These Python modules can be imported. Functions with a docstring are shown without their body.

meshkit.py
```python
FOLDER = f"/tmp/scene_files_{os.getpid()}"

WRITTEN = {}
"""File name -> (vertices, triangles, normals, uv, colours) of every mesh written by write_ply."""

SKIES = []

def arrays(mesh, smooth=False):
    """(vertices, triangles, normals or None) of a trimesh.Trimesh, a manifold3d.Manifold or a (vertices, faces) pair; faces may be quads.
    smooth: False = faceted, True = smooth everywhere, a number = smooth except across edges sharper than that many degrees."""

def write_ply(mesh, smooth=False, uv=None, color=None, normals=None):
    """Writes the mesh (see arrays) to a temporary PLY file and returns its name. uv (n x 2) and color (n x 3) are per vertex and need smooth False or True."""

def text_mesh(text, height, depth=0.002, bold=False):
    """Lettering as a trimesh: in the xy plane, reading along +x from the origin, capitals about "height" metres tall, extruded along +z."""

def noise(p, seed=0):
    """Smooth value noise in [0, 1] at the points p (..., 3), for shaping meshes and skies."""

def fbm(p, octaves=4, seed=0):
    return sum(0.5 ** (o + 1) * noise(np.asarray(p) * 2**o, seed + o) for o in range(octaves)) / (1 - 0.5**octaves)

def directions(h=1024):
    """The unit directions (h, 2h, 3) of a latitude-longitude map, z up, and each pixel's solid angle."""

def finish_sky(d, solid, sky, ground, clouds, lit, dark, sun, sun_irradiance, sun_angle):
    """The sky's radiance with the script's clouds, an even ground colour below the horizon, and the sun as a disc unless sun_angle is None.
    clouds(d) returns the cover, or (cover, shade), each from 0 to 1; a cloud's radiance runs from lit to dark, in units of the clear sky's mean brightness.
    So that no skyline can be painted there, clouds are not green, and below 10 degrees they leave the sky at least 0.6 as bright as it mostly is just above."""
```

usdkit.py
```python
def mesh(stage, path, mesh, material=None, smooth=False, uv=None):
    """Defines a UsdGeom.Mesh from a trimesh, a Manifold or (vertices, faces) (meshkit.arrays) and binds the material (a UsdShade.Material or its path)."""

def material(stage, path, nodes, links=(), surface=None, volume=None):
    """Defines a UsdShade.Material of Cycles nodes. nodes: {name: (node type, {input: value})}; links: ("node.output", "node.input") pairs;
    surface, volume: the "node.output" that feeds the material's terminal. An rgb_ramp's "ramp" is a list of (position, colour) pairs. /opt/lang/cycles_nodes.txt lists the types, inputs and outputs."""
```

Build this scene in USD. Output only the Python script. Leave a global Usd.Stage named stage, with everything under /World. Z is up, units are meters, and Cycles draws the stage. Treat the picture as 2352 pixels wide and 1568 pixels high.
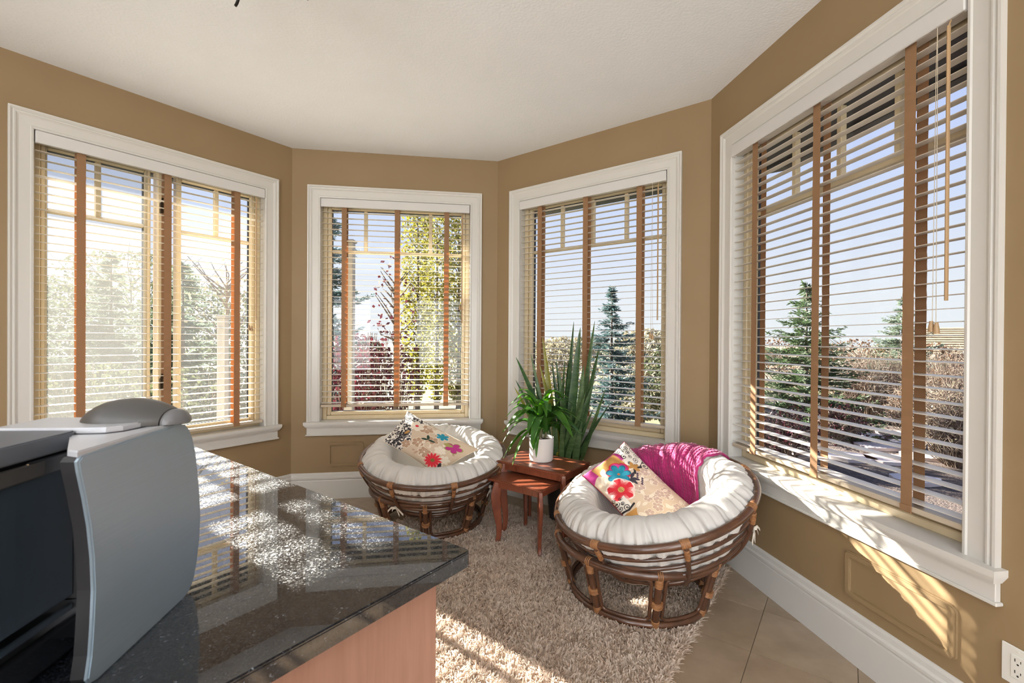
import math, random, numpy as np, trimesh, usdkit, meshkit
from pxr import Usd, UsdGeom, UsdLux, UsdShade, Gf, Sdf, Vt
from shapely.geometry import Polygon, box as sbox
from shapely import affinity

stage = Usd.Stage.CreateInMemory()
UsdGeom.SetStageUpAxis(stage, UsdGeom.Tokens.z)
UsdGeom.SetStageMetersPerUnit(stage, 1.0)
UsdGeom.Xform.Define(stage, '/World')
PI = math.pi
V = lambda *a: np.array(a, float)

# ------------------------------------------------------------------ camera, sky, sun, large lights, exposure
EYE, PITCH, ROLL, FPX = V(0, 0, 1.3268), -0.00454, 0.00643, 1045.2
_f = V(0, math.cos(PITCH), math.sin(PITCH)); _r0 = V(1, 0, 0); _u0 = np.cross(_r0, _f)
RIGHT = math.cos(ROLL) * _r0 + math.sin(ROLL) * _u0
UP = -math.sin(ROLL) * _r0 + math.cos(ROLL) * _u0
cam = UsdGeom.Camera.Define(stage, '/World/camera')
cam.AddTransformOp().Set(Gf.Matrix4d(*RIGHT, 0, *UP, 0, *(-_f), 0, *EYE, 1))
cam.CreateHorizontalApertureAttr(36.0); cam.CreateVerticalApertureAttr(24.0)
cam.CreateFocalLengthAttr(36.0 * FPX / 2352)
cam.CreateFStopAttr(8.0); cam.CreateFocusDistanceAttr(2.6)
cam.CreateClippingRangeAttr(Gf.Vec2f(0.05, 2000))
cam.CreateExposureAttr(0.16)

SUN_DIR = V(-0.777, 0.629, 0.4425); SUN_DIR /= np.linalg.norm(SUN_DIR)


def light_xf(prim, z_axis, loc):
    """Turns a light so that it shines along -z_axis."""
    z = np.asarray(z_axis, float); z = z / np.linalg.norm(z)
    x = np.cross(V(0, 0, 1), z); x = V(1, 0, 0) if np.linalg.norm(x) < 1e-6 else x / np.linalg.norm(x)
    y = np.cross(z, x)
    UsdGeom.Xformable(prim).AddTransformOp().Set(Gf.Matrix4d(*x, 0, *y, 0, *z, 0, *map(float, loc), 1))


SKY_GAIN, SUN_GAIN, BACK_GAIN, LAMP_GAIN, UP_GAIN = 0.90, 10.0, 7.5, 14.0, 185.0
dome = UsdLux.DomeLight.Define(stage, '/World/sky')
dome.CreateIntensityAttr(1.0)
sky_m = usdkit.material(stage, '/World/Looks/sky', {
    'tc': ('texture_coordinate', {}), 'sep': ('separate_xyz', {}),
    'ramp': ('rgb_ramp', {'ramp': [(0, (.30, .31, .30)), (.485, (.62, .66, .70)), (.50, (.93, .97, 1.0)), (.54, (.90, .94, 1.0)), (.62, (.70, .79, 1.02)), (.75, (.46, .58, 1.02)), (1, (.26, .42, .86))]}),
    'map': ('map_range', {'from_min': -1.0, 'from_max': 1.0, 'to_min': 0.0, 'to_max': 1.0}),
    'bg': ('background_shader', {'strength': SKY_GAIN})},
    [('tc.generated', 'sep.vector'), ('sep.z', 'map.value'), ('map.result', 'ramp.fac'), ('ramp.color', 'bg.color')], surface='bg.background')
UsdShade.MaterialBindingAPI.Apply(dome.GetPrim()).Bind(sky_m)
sun = UsdLux.DistantLight.Define(stage, '/World/sun')
sun.CreateAngleAttr(0.53); sun.CreateNormalizeAttr(True); sun.CreateIntensityAttr(SUN_GAIN); sun.CreateColorAttr(Gf.Vec3f(1.0, .93, .82))
light_xf(sun, SUN_DIR, (0, 0, 30))
# unseen sources behind the camera, placed to light the surfaces facing it
for i, (loc, w, h) in enumerate([((-2.4, -3.42, 1.25), 2.2, 2.1), ((.9, -3.42, 1.25), 2.2, 2.1)]):
    r = UsdLux.RectLight.Define(stage, f'/World/unseen_rear_light_{i}')
    r.CreateWidthAttr(w); r.CreateHeightAttr(h); r.CreateIntensityAttr(BACK_GAIN); r.CreateColorAttr(Gf.Vec3f(.96, .98, 1))
    light_xf(r, (0, -1, 0), loc)
# unseen ceiling lamps behind the camera, placed to light the room
for i, (x, y) in enumerate([(-2.3, -.6), (-.4, -.9), (1.3, -.8), (-2.3, -2.2), (-.4, -2.2), (1.3, -2.2)]):
    d = UsdLux.DiskLight.Define(stage, f'/World/unseen_ceiling_lamp_{i}')
    d.CreateRadiusAttr(.09); d.CreateIntensityAttr(LAMP_GAIN); d.CreateColorAttr(Gf.Vec3f(1, .9, .76))
    light_xf(d, (0, 0, 1), (x, y, 2.865))

# added uplights behind the camera: fill light bounced off the ceiling
UPLIGHT_SPOTS = [(-2.5, -1.3), (-.6, -1.9), (1.25, -1.4)]
for i, (x, y) in enumerate(UPLIGHT_SPOTS):
    d = UsdLux.DiskLight.Define(stage, f'/World/added_uplight_{i}')
    d.CreateRadiusAttr(.17); d.CreateIntensityAttr(UP_GAIN); d.CreateColorAttr(Gf.Vec3f(.97, .99, 1.0))
    light_xf(d, (0, 0, -1), (x, y, 1.86))

# ------------------------------------------------------------------ helpers
USED = {}


def path_of(name, parent):
    base = parent.GetPath().pathString if parent else '/World'
    n = USED.get((base, name), -1) + 1
    USED[(base, name)] = n
    return f'{base}/{name}' if n == 0 else f'{base}/{name}_{n:03d}'


def tag(p, label=None, cat=None, group=None, kind=None):
    p = p.GetPrim() if hasattr(p, 'GetPrim') else p
    for k, v in (('label', label), ('category', cat), ('group', group), ('kind', kind)):
        if v: p.SetCustomDataByKey(k, v)
    return p


def thing(name, label=None, cat=None, loc=(0, 0, 0), rotz=0.0, group=None, kind=None):
    x = UsdGeom.Xform.Define(stage, path_of(name, None))
    x.AddTranslateOp().Set(Gf.Vec3d(*map(float, loc)))
    if rotz: x.AddRotateZOp().Set(math.degrees(rotz))
    return tag(x.GetPrim(), label, cat, group, kind)


def dup(root, loc, rotz=0.0, label=None, scale=None):
    was = root.GetCustomData()
    import re
    x = UsdGeom.Xform.Define(stage, path_of(re.sub(r'_\d{3}$', '', root.GetName()), None))
    x.GetPrim().GetReferences().AddInternalReference(root.GetPath()); x.GetPrim().SetInstanceable(True)
    x.ClearXformOpOrder()
    x.AddTranslateOp().Set(Gf.Vec3d(*map(float, loc))); x.AddRotateZOp().Set(math.degrees(rotz))
    if scale: x.AddScaleOp().Set(Gf.Vec3f(*scale))
    return tag(x.GetPrim(), label or was.get('label'), was.get('category'), was.get('group'), was.get('kind'))


def frames(path, closed):
    P = np.asarray(path, float); n = len(P)
    T = (np.roll(P, -1, 0) - np.roll(P, 1, 0)) if closed else np.gradient(P, axis=0)
    T /= np.maximum(np.linalg.norm(T, axis=1, keepdims=True), 1e-12)
    up = V(0, 0, 1) if abs(T[0][2]) < .9 else V(1, 0, 0)
    A = np.zeros_like(P); A[0] = np.cross(T[0], up); A[0] /= np.linalg.norm(A[0])
    for i in range(1, n):
        a = A[i - 1] - T[i] * (A[i - 1] @ T[i]); A[i] = a / max(np.linalg.norm(a), 1e-9)
    B = np.cross(T, A)
    if closed:
        a = A[-1] - T[0] * (A[-1] @ T[0]); a /= np.linalg.norm(a)
        ang = math.atan2(a @ B[0], a @ A[0])
        w = -ang * np.arange(n) / n
        A, B = A * np.cos(w)[:, None] + B * np.sin(w)[:, None], -A * np.sin(w)[:, None] + B * np.cos(w)[:, None]
    return P, T, A, B


def grid_faces(nu, nv, cu=False, cv=False):
    i, j = np.meshgrid(np.arange(nu if cu else nu - 1), np.arange(nv if cv else nv - 1), indexing='ij')
    i, j = i.ravel(), j.ravel(); i2, j2 = (i + 1) % nu, (j + 1) % nv
    a, b, c, d = i * nv + j, i2 * nv + j, i2 * nv + j2, i * nv + j2
    return np.vstack([np.stack([a, b, c], 1), np.stack([a, c, d], 1)])


BOXF = np.array([[0, 2, 1], [0, 3, 2], [4, 5, 6], [4, 6, 7], [0, 1, 5], [0, 5, 4], [1, 2, 6], [1, 6, 5], [2, 3, 7], [2, 7, 6], [3, 0, 4], [3, 4, 7]])


class MB:
    """Collects shapes; build() makes them one mesh."""
    def __init__(s): s.v, s.f, s.n = [], [], 0

    def add(s, v, f):
        v = np.asarray(v, float); f = np.asarray(f, int)
        s.v.append(v); s.f.append(f + s.n); s.n += len(v)
        return s

    def mesh(s, m, xf=None):
        if hasattr(m, 'to_mesh'):
            q = m.to_mesh(); return s.add(q.vert_properties[:, :3], q.tri_verts)
        v = np.asarray(m.vertices)
        return s.add(v if xf is None else trimesh.transform_points(v, xf), m.faces)

    def box(s, lo, hi):
        (a, b, c), (d, e, f) = lo, hi
        return s.add([(a, b, c), (d, b, c), (d, e, c), (a, e, c), (a, b, f), (d, b, f), (d, e, f), (a, e, f)], BOXF)

    def cbox(s, lo, hi, ch=.003):
        """Box with chamfered edges."""
        lo, hi = V(*lo), V(*hi); ch = min(ch, .45 * (hi - lo).min())
        pts = []
        for sx in (0, 1):
            for sy in (0, 1):
                for sz in (0, 1):
                    c = np.where([sx, sy, sz], hi, lo); d = np.where([sx, sy, sz], -ch, ch)
                    for k in range(3):
                        q = c + d; q[k] = c[k]; pts.append(q)
        m = trimesh.convex.convex_hull(np.array(pts))
        return s.mesh(m)

    def bar(s, p, q, w, h, up=(0, 0, 1)):
        p, q, up = V(*p), V(*q), V(*up); t = q - p; t /= np.linalg.norm(t)
        x = np.cross(t, up); x /= np.linalg.norm(x); y = np.cross(x, t)
        o = [(-w, -h), (w, -h), (w, h), (-w, h)]
        return s.add([c + x * a / 2 + y * b / 2 for c in (p, q) for a, b in o], BOXF)

    def tube(s, path, r, n=8, closed=False, caps=True):
        P, T, A, B = frames(path, closed); m = len(P)
        r = np.broadcast_to(np.asarray(r, float), (m,))
        th = np.arange(n) * 2 * PI / n
        v = P[:, None] + r[:, None, None] * (np.cos(th)[None, :, None] * A[:, None] + np.sin(th)[None, :, None] * B[:, None])
        f = grid_faces(m, n, closed, True)[:, ::-1]
        v = v.reshape(-1, 3)
        if caps and not closed:
            v = np.vstack([v, P[0], P[-1]]); k = np.arange(n); k2 = (k + 1) % n
            f = np.vstack([f, np.stack([np.full(n, m * n), k, k2], 1)[:, ::-1], np.stack([np.full(n, m * n + 1), (m - 1) * n + k2, (m - 1) * n + k], 1)[:, ::-1]])
        return s.add(v, f)

    def lathe(s, prof, n=32, c=(0, 0, 0)):
        prof = np.asarray(prof, float); th = np.arange(n) * 2 * PI / n
        v = np.stack([prof[:, None, 0] * np.cos(th), prof[:, None, 0] * np.sin(th), np.repeat(prof[:, 1:2], n, 1)], -1).reshape(-1, 3) + V(*c)
        return s.add(v, grid_faces(len(prof), n, False, True)[:, ::-1])

    def prism(s, poly, z0, z1, xf=None):
        m = trimesh.creation.extrude_polygon(poly if isinstance(poly, Polygon) else Polygon(poly), z1 - z0)
        m.apply_translation((0, 0, z0))
        return s.mesh(m, xf)

    def build(s, name, mat, parent=None, smooth=False, label=None, cat=None, group=None, kind=None, paint=None, xf=None):
        v, f = np.vstack(s.v), np.vstack(s.f)
        if xf is not None: v = trimesh.transform_points(v, xf)
        p = path_of(name, parent)
        m = usdkit.mesh(stage, p, (v, f), mat, smooth=smooth)
        if paint is not None:
            UsdGeom.PrimvarsAPI(m).CreatePrimvar('paint', Sdf.ValueTypeNames.Color3fArray, 'vertex').Set(Vt.Vec3fArray.FromNumpy(np.asarray(paint, np.float32)))
        return tag(m.GetPrim(), label, cat, group, kind)


def Rz(a):
    return np.array([[math.cos(a), -math.sin(a), 0], [math.sin(a), math.cos(a), 0], [0, 0, 1]])


def srgb(r, g, b):
    c = np.array([r, g, b]) / 255.0
    return tuple(np.where(c <= .04045, c / 12.92, ((c + .055) / 1.055) ** 2.4))


# ------------------------------------------------------------------ materials
def mat(name, nodes, links=(), surface='p.BSDF', volume=None):
    return usdkit.material(stage, '/World/Looks/' + name, nodes, links, surface=surface, volume=volume)


def plain(name, col, rough=.5, **kw):
    return mat(name, {'p': ('principled_bsdf', {'base_color': col, 'roughness': rough, **kw})})


def mottled(name, c1, c2, scale=8, rough=.5, bump=0.0, bscale=60, detail=4, dist=.002, coord='position', stretch=(1, 1, 1), **kw):
    """Two tones mixed by noise, with fine bump."""
    src = ('g', 'geometry', 'g.position') if coord == 'position' else ('g', 'texture_coordinate', 'g.object')
    nodes = {'g': (src[1], {}), 'mp': ('mapping', {'scale': stretch}), 'n': ('noise_texture', {'scale': scale, 'detail': detail, 'roughness': .6}),
             'r': ('rgb_ramp', {'ramp': [(.32, c1), (.68, c2)]}), 'p': ('principled_bsdf', {'roughness': rough, **kw})}
    links = [(src[2], 'mp.vector'), ('mp.vector', 'n.vector'), ('n.fac', 'r.fac'), ('r.color', 'p.base_color')]
    if bump:
        nodes |= {'n2': ('noise_texture', {'scale': bscale, 'detail': 3}), 'b': ('bump', {'strength': bump, 'distance': dist})}
        links += [('mp.vector', 'n2.vector'), ('n2.fac', 'b.height'), ('b.normal', 'p.normal')]
    return mat(name, nodes, links)


def leafy(name, c1, c2, trans=.4, rough=.45, scale=3.0, tcol=None):
    """Foliage: per-leaf tone, part of the light passes through."""
    return mat(name, {'g': ('geometry', {}), 'r': ('rgb_ramp', {'ramp': [(0, c1), (1, c2)]}),
                      'p': ('principled_bsdf', {'roughness': rough}), 't': ('translucent_bsdf', {} if tcol is None else {'color': tcol}), 'm': ('mix_closure', {'fac': trans})},
               [('g.random_per_island', 'r.fac'), ('r.color', 'p.base_color'), ('p.BSDF', 'm.closure1'), ('t.BSDF', 'm.closure2')] + ([('r.color', 't.color')] if tcol is None else []), surface='m.closure')
W_PAINT = mottled('wall_paint', (.262, .178, .090), (.278, .190, .097), scale=3, rough=.62, bump=.10, bscale=220, dist=.001)
C_PAINT = mottled('ceiling_paint', (.80, .835, .865), (.83, .865, .895), scale=2, rough=.8, bump=.35, bscale=75, dist=.004)
TRIM = plain('trim_paint', (.59, .575, .54), .32)
ALMOND = plain('almond_vinyl', (.62, .51, .33), .35)
SPACER = plain('glazing_spacer', (.012, .014, .020), .4)
SLAT = mat('blind_slat_paint', {'p': ('principled_bsdf', {'base_color': (.84, .80, .73), 'roughness': .30}), 't': ('translucent_bsdf', {'color': (.80, .66, .42)}), 'm': ('mix_closure', {'fac': .18})}, [('p.BSDF', 'm.closure1'), ('t.BSDF', 'm.closure2')], surface='m.closure')
VALANCE = plain('valance_paint', (.60, .59, .575), .35)
RAIL = plain('rail_paint', (.50, .42, .32), .35)
TAPE = mat('ladder_tape_cloth', {'g': ('texture_coordinate', {}), 'w': ('wave_texture', {'scale': 240, 'bands_direction': 'z'}), 'r': ('rgb_ramp', {'ramp': [(0, (.30, .175, .088)), (1, (.37, .22, .115))]}),
            'p': ('principled_bsdf', {'roughness': .75}), 't': ('translucent_bsdf', {'color': (.72, .33, .07)}), 'm': ('mix_closure', {'fac': .26})},
           [('g.object', 'w.vector'), ('w.fac', 'r.fac'), ('r.color', 'p.base_color'), ('p.BSDF', 'm.closure1'), ('t.BSDF', 'm.closure2')], surface='m.closure')
WAND = plain('wand_wood', (.42, .27, .14), .4)
CORD = plain('cord_cloth', (.55, .47, .36), .7)
PANE = mat('window_glass', {'lw': ('layer_weight', {'blend': .5}), 'pw': ('math', {'math_type': 'power', 'value2': 4.0}), 'mx': ('mix_float', {'a': .015, 'b': .75}), 't': ('transparent_bsdf', {'color': (.97, .98, .98)}), 'gl': ('glossy_bsdf', {'roughness': 0.0, 'color': (1, 1, 1)}), 'm': ('mix_closure', {})},
           [('lw.facing', 'pw.value1'), ('pw.value', 'mx.fac'), ('mx.result', 'm.fac'), ('t.BSDF', 'm.closure1'), ('gl.BSDF', 'm.closure2')], surface='m.closure')
SCREEN = mat('insect_screen_mesh', {'t': ('transparent_bsdf', {'color': (1, 1, 1)}), 'd': ('diffuse_bsdf', {'color': (.19, .19, .18)}), 'tr': ('translucent_bsdf', {'color': (.19, .19, .18)}), 'm1': ('mix_closure', {'fac': .55}), 'm': ('mix_closure', {'fac': .17})},
             [('d.BSDF', 'm1.closure1'), ('tr.BSDF', 'm1.closure2'), ('t.BSDF', 'm.closure1'), ('m1.closure', 'm.closure2')], surface='m.closure')
HAZE_PANE = mat('glare_haze_glass', {'lw': ('layer_weight', {'blend': .5}), 'pw': ('math', {'math_type': 'power', 'value2': 4.0}), 'mx': ('mix_float', {'a': .015, 'b': .75}), 't': ('transparent_bsdf', {'color': (.97, .98, .98)}), 'tr': ('translucent_bsdf', {'color': (.85, .84, .80)}), 'md': ('mix_closure', {'fac': .012}), 'gl': ('glossy_bsdf', {'roughness': 0.0, 'color': (1, 1, 1)}), 'm': ('mix_closure', {})},
            [('lw.facing', 'pw.value1'), ('pw.value', 'mx.fac'), ('mx.result', 'm.fac'), ('t.BSDF', 'md.closure1'), ('tr.BSDF', 'md.closure2'), ('md.closure', 'm.closure1'), ('gl.BSDF', 'm.closure2')], surface='m.closure')  # faint white translucency stands in for sun glare haze on the left panes
HARDWARE = plain('bronze_hardware', (.05, .035, .02), .35, metallic=.6)

# ------------------------------------------------------------------ room shell
H_CEIL, TH = 2.8768, .20
ANG = [math.radians(a) for a in (53.37885, 8.37885, -36.62115, -81.62115)]
D = [V(math.cos(a), math.sin(a), 0) for a in ANG]          # along each wall, left to right
N = [V(-math.sin(a), math.cos(a), 0) for a in ANG]         # outwards
CN = [V(-1.8050, 3.7245, 0), V(-.1331, 3.9708, 0), V(1.2708, 2.9273, 0)]
ORG = [CN[0], CN[0], CN[1], CN[2]]
S_RANGE = [(-2.9, 0.0), (0.0, 1.6899), (0.0, 1.7492), (0.0, 2.9)]
S_OPEN = [(-1.4655, -.2170), (.2243, 1.4519), (.2432, 1.4708), (.2313, 1.4580)]   # clear openings between casings
Z_SILL, Z_HEAD = .640, 2.482
SIDE = ['left', 'rear_left', 'rear_right', 'right']


def WP(k, s, n, z):
    return ORG[k] + s * D[k] + n * N[k] + V(0, 0, z)


def wall_xf(k, s=0.0, n=0.0, z=0.0):
    m = np.eye(4); m[:3, 0], m[:3, 1], m[:3, 2], m[:3, 3] = D[k], N[k], (0, 0, 1), WP(k, s, n, z)
    return m


tan = math.tan(PI / 8)
for k in range(4):
    s0, s1 = S_RANGE[k]; a, b = S_OPEN[k]
    e0 = TH * tan if k > 0 else 0.0; e1 = TH * tan if k < 3 else 0.0
    m = MB()
    def piece(sa, sb, za, zb, ea=0.0, eb=0.0):
        m.add([(sa, 0, za), (sb, 0, za), (sb + eb, TH, za), (sa - ea, TH, za), (sa, 0, zb), (sb, 0, zb), (sb + eb, TH, zb), (sa - ea, TH, zb)], BOXF)
    piece(s0, a - .02, 0, H_CEIL, e0, 0); piece(b + .02, s1, 0, H_CEIL, 0, e1)
    piece(a - .02, b + .02, 0, Z_SILL - .03); piece(a - .02, b + .02, Z_HEAD + .02, H_CEIL)
    m.build('wall_' + SIDE[k], W_PAINT, xf=wall_xf(k), kind='structure', label=['tan wall on the left with the tall double window', 'tan wall section between the left and the narrow middle corner', 'tan wall section behind the plants', 'tan wall on the right below and around the large window'][k], cat='wall')
# the rest of the room, behind the camera
pL, pR = WP(0, -2.9, 0, 0), WP(3, 2.9, 0, 0)
BACK_Y = -3.5
outline = [tuple(p[:2]) for p in (pL, CN[0], CN[1], CN[2], pR)] + [(pR[0], BACK_Y), (pL[0], BACK_Y)]
ROOM = Polygon(outline)
MB().box((pL[0] - TH, BACK_Y, 0), (pL[0], pL[1] + .1, H_CEIL)).build('wall_kitchen_left', W_PAINT, kind='structure', label='tan kitchen wall behind the camera on the left', cat='wall')
MB().box((pR[0], BACK_Y, 0), (pR[0] + TH, pR[1] + .02, H_CEIL)).build('wall_kitchen_right', W_PAINT, kind='structure', label='tan kitchen wall behind the camera on the right', cat='wall')
m = MB()
xs = [pL[0] - TH, -3.5, -1.3, -.2, 2.0, pR[0] + TH]
for a, b, o in zip(xs[:-1], xs[1:], (0, 1, 0, 1, 0)):
    for za, zb in (((0, .15), (2.35, H_CEIL)) if o else ((0, H_CEIL),)):
        m.box((a, BACK_Y - TH, za), (b, BACK_Y, zb))
m.build('wall_kitchen_back', W_PAINT, kind='structure', label='unseen tan kitchen wall behind the camera, opened for the rear lights', cat='wall')  # out of view; its openings are placed for the rear lights
big = ROOM.buffer(.25, join_style=2)
MB().prism(big, H_CEIL, H_CEIL + .2).build('ceiling', C_PAINT, kind='structure', label='white knockdown textured flat ceiling', cat='ceiling')

# baseboards: profile swept along each wall (thickness into the room, height)
BASE_PROF = [(0, 0), (.016, 0), (.016, .150), (.013, .156), (.013, .160), (.020, .166), (.020, .178), (.012, .186), (.010, .203), (.004, .213), (0, .215)]
for k in range(4):
    s0, s1 = S_RANGE[k]; m = MB(); pr = np.array(BASE_PROF); n = len(pr)
    sh0 = pr[:, 0] * tan if k > 0 else pr[:, 0] * 0; sh1 = pr[:, 0] * tan if k < 3 else pr[:, 0] * 0
    v = np.vstack([np.stack([s0 + sh0, -pr[:, 0], pr[:, 1]], 1), np.stack([s1 - sh1, -pr[:, 0], pr[:, 1]], 1)])
    m.add(v, np.vstack([[(i, i + 1, n + i + 1), (i, n + i + 1, n + i)] for i in range(n - 1)]))
    m.build('baseboard_' + SIDE[k], TRIM, xf=wall_xf(k), kind='structure', label=f'tall moulded cream baseboard along the {SIDE[k].replace("_", " ")} wall', cat='baseboard')

# ------------------------------------------------------------------ windows
CAS_PROF = [(0, 0), (0, .010), (.004, .014), (.012, .015), (.016, .010), (.060, .012), (.066, .015), (.072, .020), (.078, .021), (.082, .017), (.092, .024), (.100, .024), (.100, 0)]  # across (from the opening), proud


def sweep_rect(m, prof, a, b, z0, z1):
    """A casing profile around the left, top and right of an opening, mitred at the top corners."""
    pr = np.array(prof); n = len(pr)
    rows = [np.stack([a - pr[:, 0], -pr[:, 1], np.full(n, z0)], 1), np.stack([a - pr[:, 0], -pr[:, 1], z1 + pr[:, 0]], 1),
            np.stack([b + pr[:, 0], -pr[:, 1], z1 + pr[:, 0]], 1), np.stack([b + pr[:, 0], -pr[:, 1], np.full(n, z0)], 1)]
    for r0, r1 in zip(rows[:-1], rows[1:]):
        m.add(np.vstack([r0, r1]), np.vstack([[(i, n + i + 1, i + 1), (i, n + i, n + i + 1)] for i in range(n - 1)]))


def frame4(m, a, b, z0, z1, w, n0, n1, ch=.004):
    """Four members of a rectangular frame: outer a..b, z0..z1, width w, depth n0..n1."""
    m.cbox((a, n0, z0), (a + w, n1, z1), ch); m.cbox((b - w, n0, z0), (b, n1, z1), ch)
    m.cbox((a + w, n0, z1 - w), (b - w, n1, z1), ch); m.cbox((a + w, n0, z0), (b - w, n1, z0 + w), ch)


def make_window(k, label):
    a, b = S_OPEN[k]; c = (a + b) / 2; hw = (b - a) / 2
    w = thing(f'window_{k + 1}', label, 'window', WP(k, c, 0, 0), ANG[k], kind='structure')
    m = MB(); sweep_rect(m, CAS_PROF, -hw, hw, Z_SILL, Z_HEAD); m.build('casing', TRIM, w)
    # jamb boards lining the opening
    m = MB(); m.box((-hw - .02, .0005, Z_SILL), (-hw, .105, Z_HEAD + .02)); m.box((hw, .0005, Z_SILL), (hw + .02, .105, Z_HEAD + .02)); m.box((-hw, .0005, Z_HEAD), (hw, .105, Z_HEAD + .02))
    m.build('jamb', TRIM, w)
    # stool with moulded nosing, and apron
    nose = [(.105, 0), (-.050, 0), (-.058, -.004), (-.060, -.010), (-.056, -.016), (-.048, -.019), (-.042, -.024), (-.038, -.031), (-.030, -.036), (.105, -.036)]
    sm = MB(); e = hw + .100 + .018
    sm.prism(Polygon([(-hw, .105), (hw, .105), (hw, 0), (e, 0), (e, -.052), (-e, -.052), (-e, 0), (-hw, 0)]), Z_SILL - .022, Z_SILL)
    for i in range(6):
        t = i / 5; sm.box((-e + .002 + .012 * t, -.050 + .016 * t, Z_SILL - .022 - .004 * (i + 1)), (e - .002 - .012 * t, .0, Z_SILL - .022 - .004 * i))
    sm.build('stool', TRIM, w)
    ap = MB(); ap.cbox((-hw - .100, -.020, .534), (hw + .100, 0, Z_SILL - .044), .002); ap.cbox((-hw - .108, -.028, .524), (hw + .108, 0, .536), .003)
    ap.build('apron', TRIM, w)
    # vinyl frame
    m = MB(); fw = .034
    frame4(m, -hw, hw, Z_SILL, Z_HEAD, fw, .068, .165)
    m.build('vinyl_frame', ALMOND, w)
    sashes = [(-hw + fw, hw - fw)] if k else [(-hw + fw, -.072), (.072, hw - fw)]
    if k == 0:
        MB().cbox((-.038, .066, Z_SILL + fw), (.038, .165, Z_HEAD - fw), .004).build('mullion', ALMOND, w)
        h = MB()
        for zz in (.98, 2.16):
            h.cbox((-.030, .045, zz), (-.012, .066, zz + .07), .003); h.bar((-.021, .050, zz + .06), (-.021, .035, zz + .10), .010, .010)
        h.build('latch', HARDWARE, w, label='dark bronze sash latches on the mullion')
    for i, (l, r) in enumerate(sashes):
        sw = .030
        m = MB(); frame4(m, l, r, Z_SILL + fw, Z_HEAD - fw, sw, .082, .150, .006); m.build('sash', ALMOND, w)
        gl, gr, gb, gt = l + sw, r - sw, Z_SILL + fw + sw - .002, Z_HEAD - fw - sw
        m = MB(); frame4(m, gl - .001, gr + .001, gb - .001, gt + .001, .006, .118, .140, .001); m.build('spacer', SPACER, w, label='black glazing gasket around the glass')
        n = 4 if k else 2
        xs = [gl + (gr - gl) * j / n for j in range(1, n)]
        for nn in (.112, ):
            m = MB(); m.cbox((gl, nn, 2.053), (gr, nn + .030, 2.079), .004); m.build('muntin', ALMOND, w)
            for x in xs:
                m = MB(); m.cbox((x - .0145, nn, 2.079), (x + .0145, nn + .030, gt), .004); m.build('muntin', ALMOND, w)
        MB().box((gl, .133, gb), (gr, .137, gt)).build('pane', HAZE_PANE if k == 0 else PANE, w)
        if k == 0 and i == 0:
            MB().box((gl - .01, .0785, gb - .01), (gr + .01, .0795, gt + .01)).build('insect_screen', SCREEN, w, label='hazy sunlit insect screen over the left sash')
    return w


for k, lb in enumerate(['double window on the left wall behind the coffee machine', 'single window above the further round chair', 'single window behind the tall snake plant', 'large window on the right wall beside the nearer round chair']):
    make_window(k, lb)

# ------------------------------------------------------------------ blinds
ZV0, ZV1 = 2.4095, 2.4785


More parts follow.
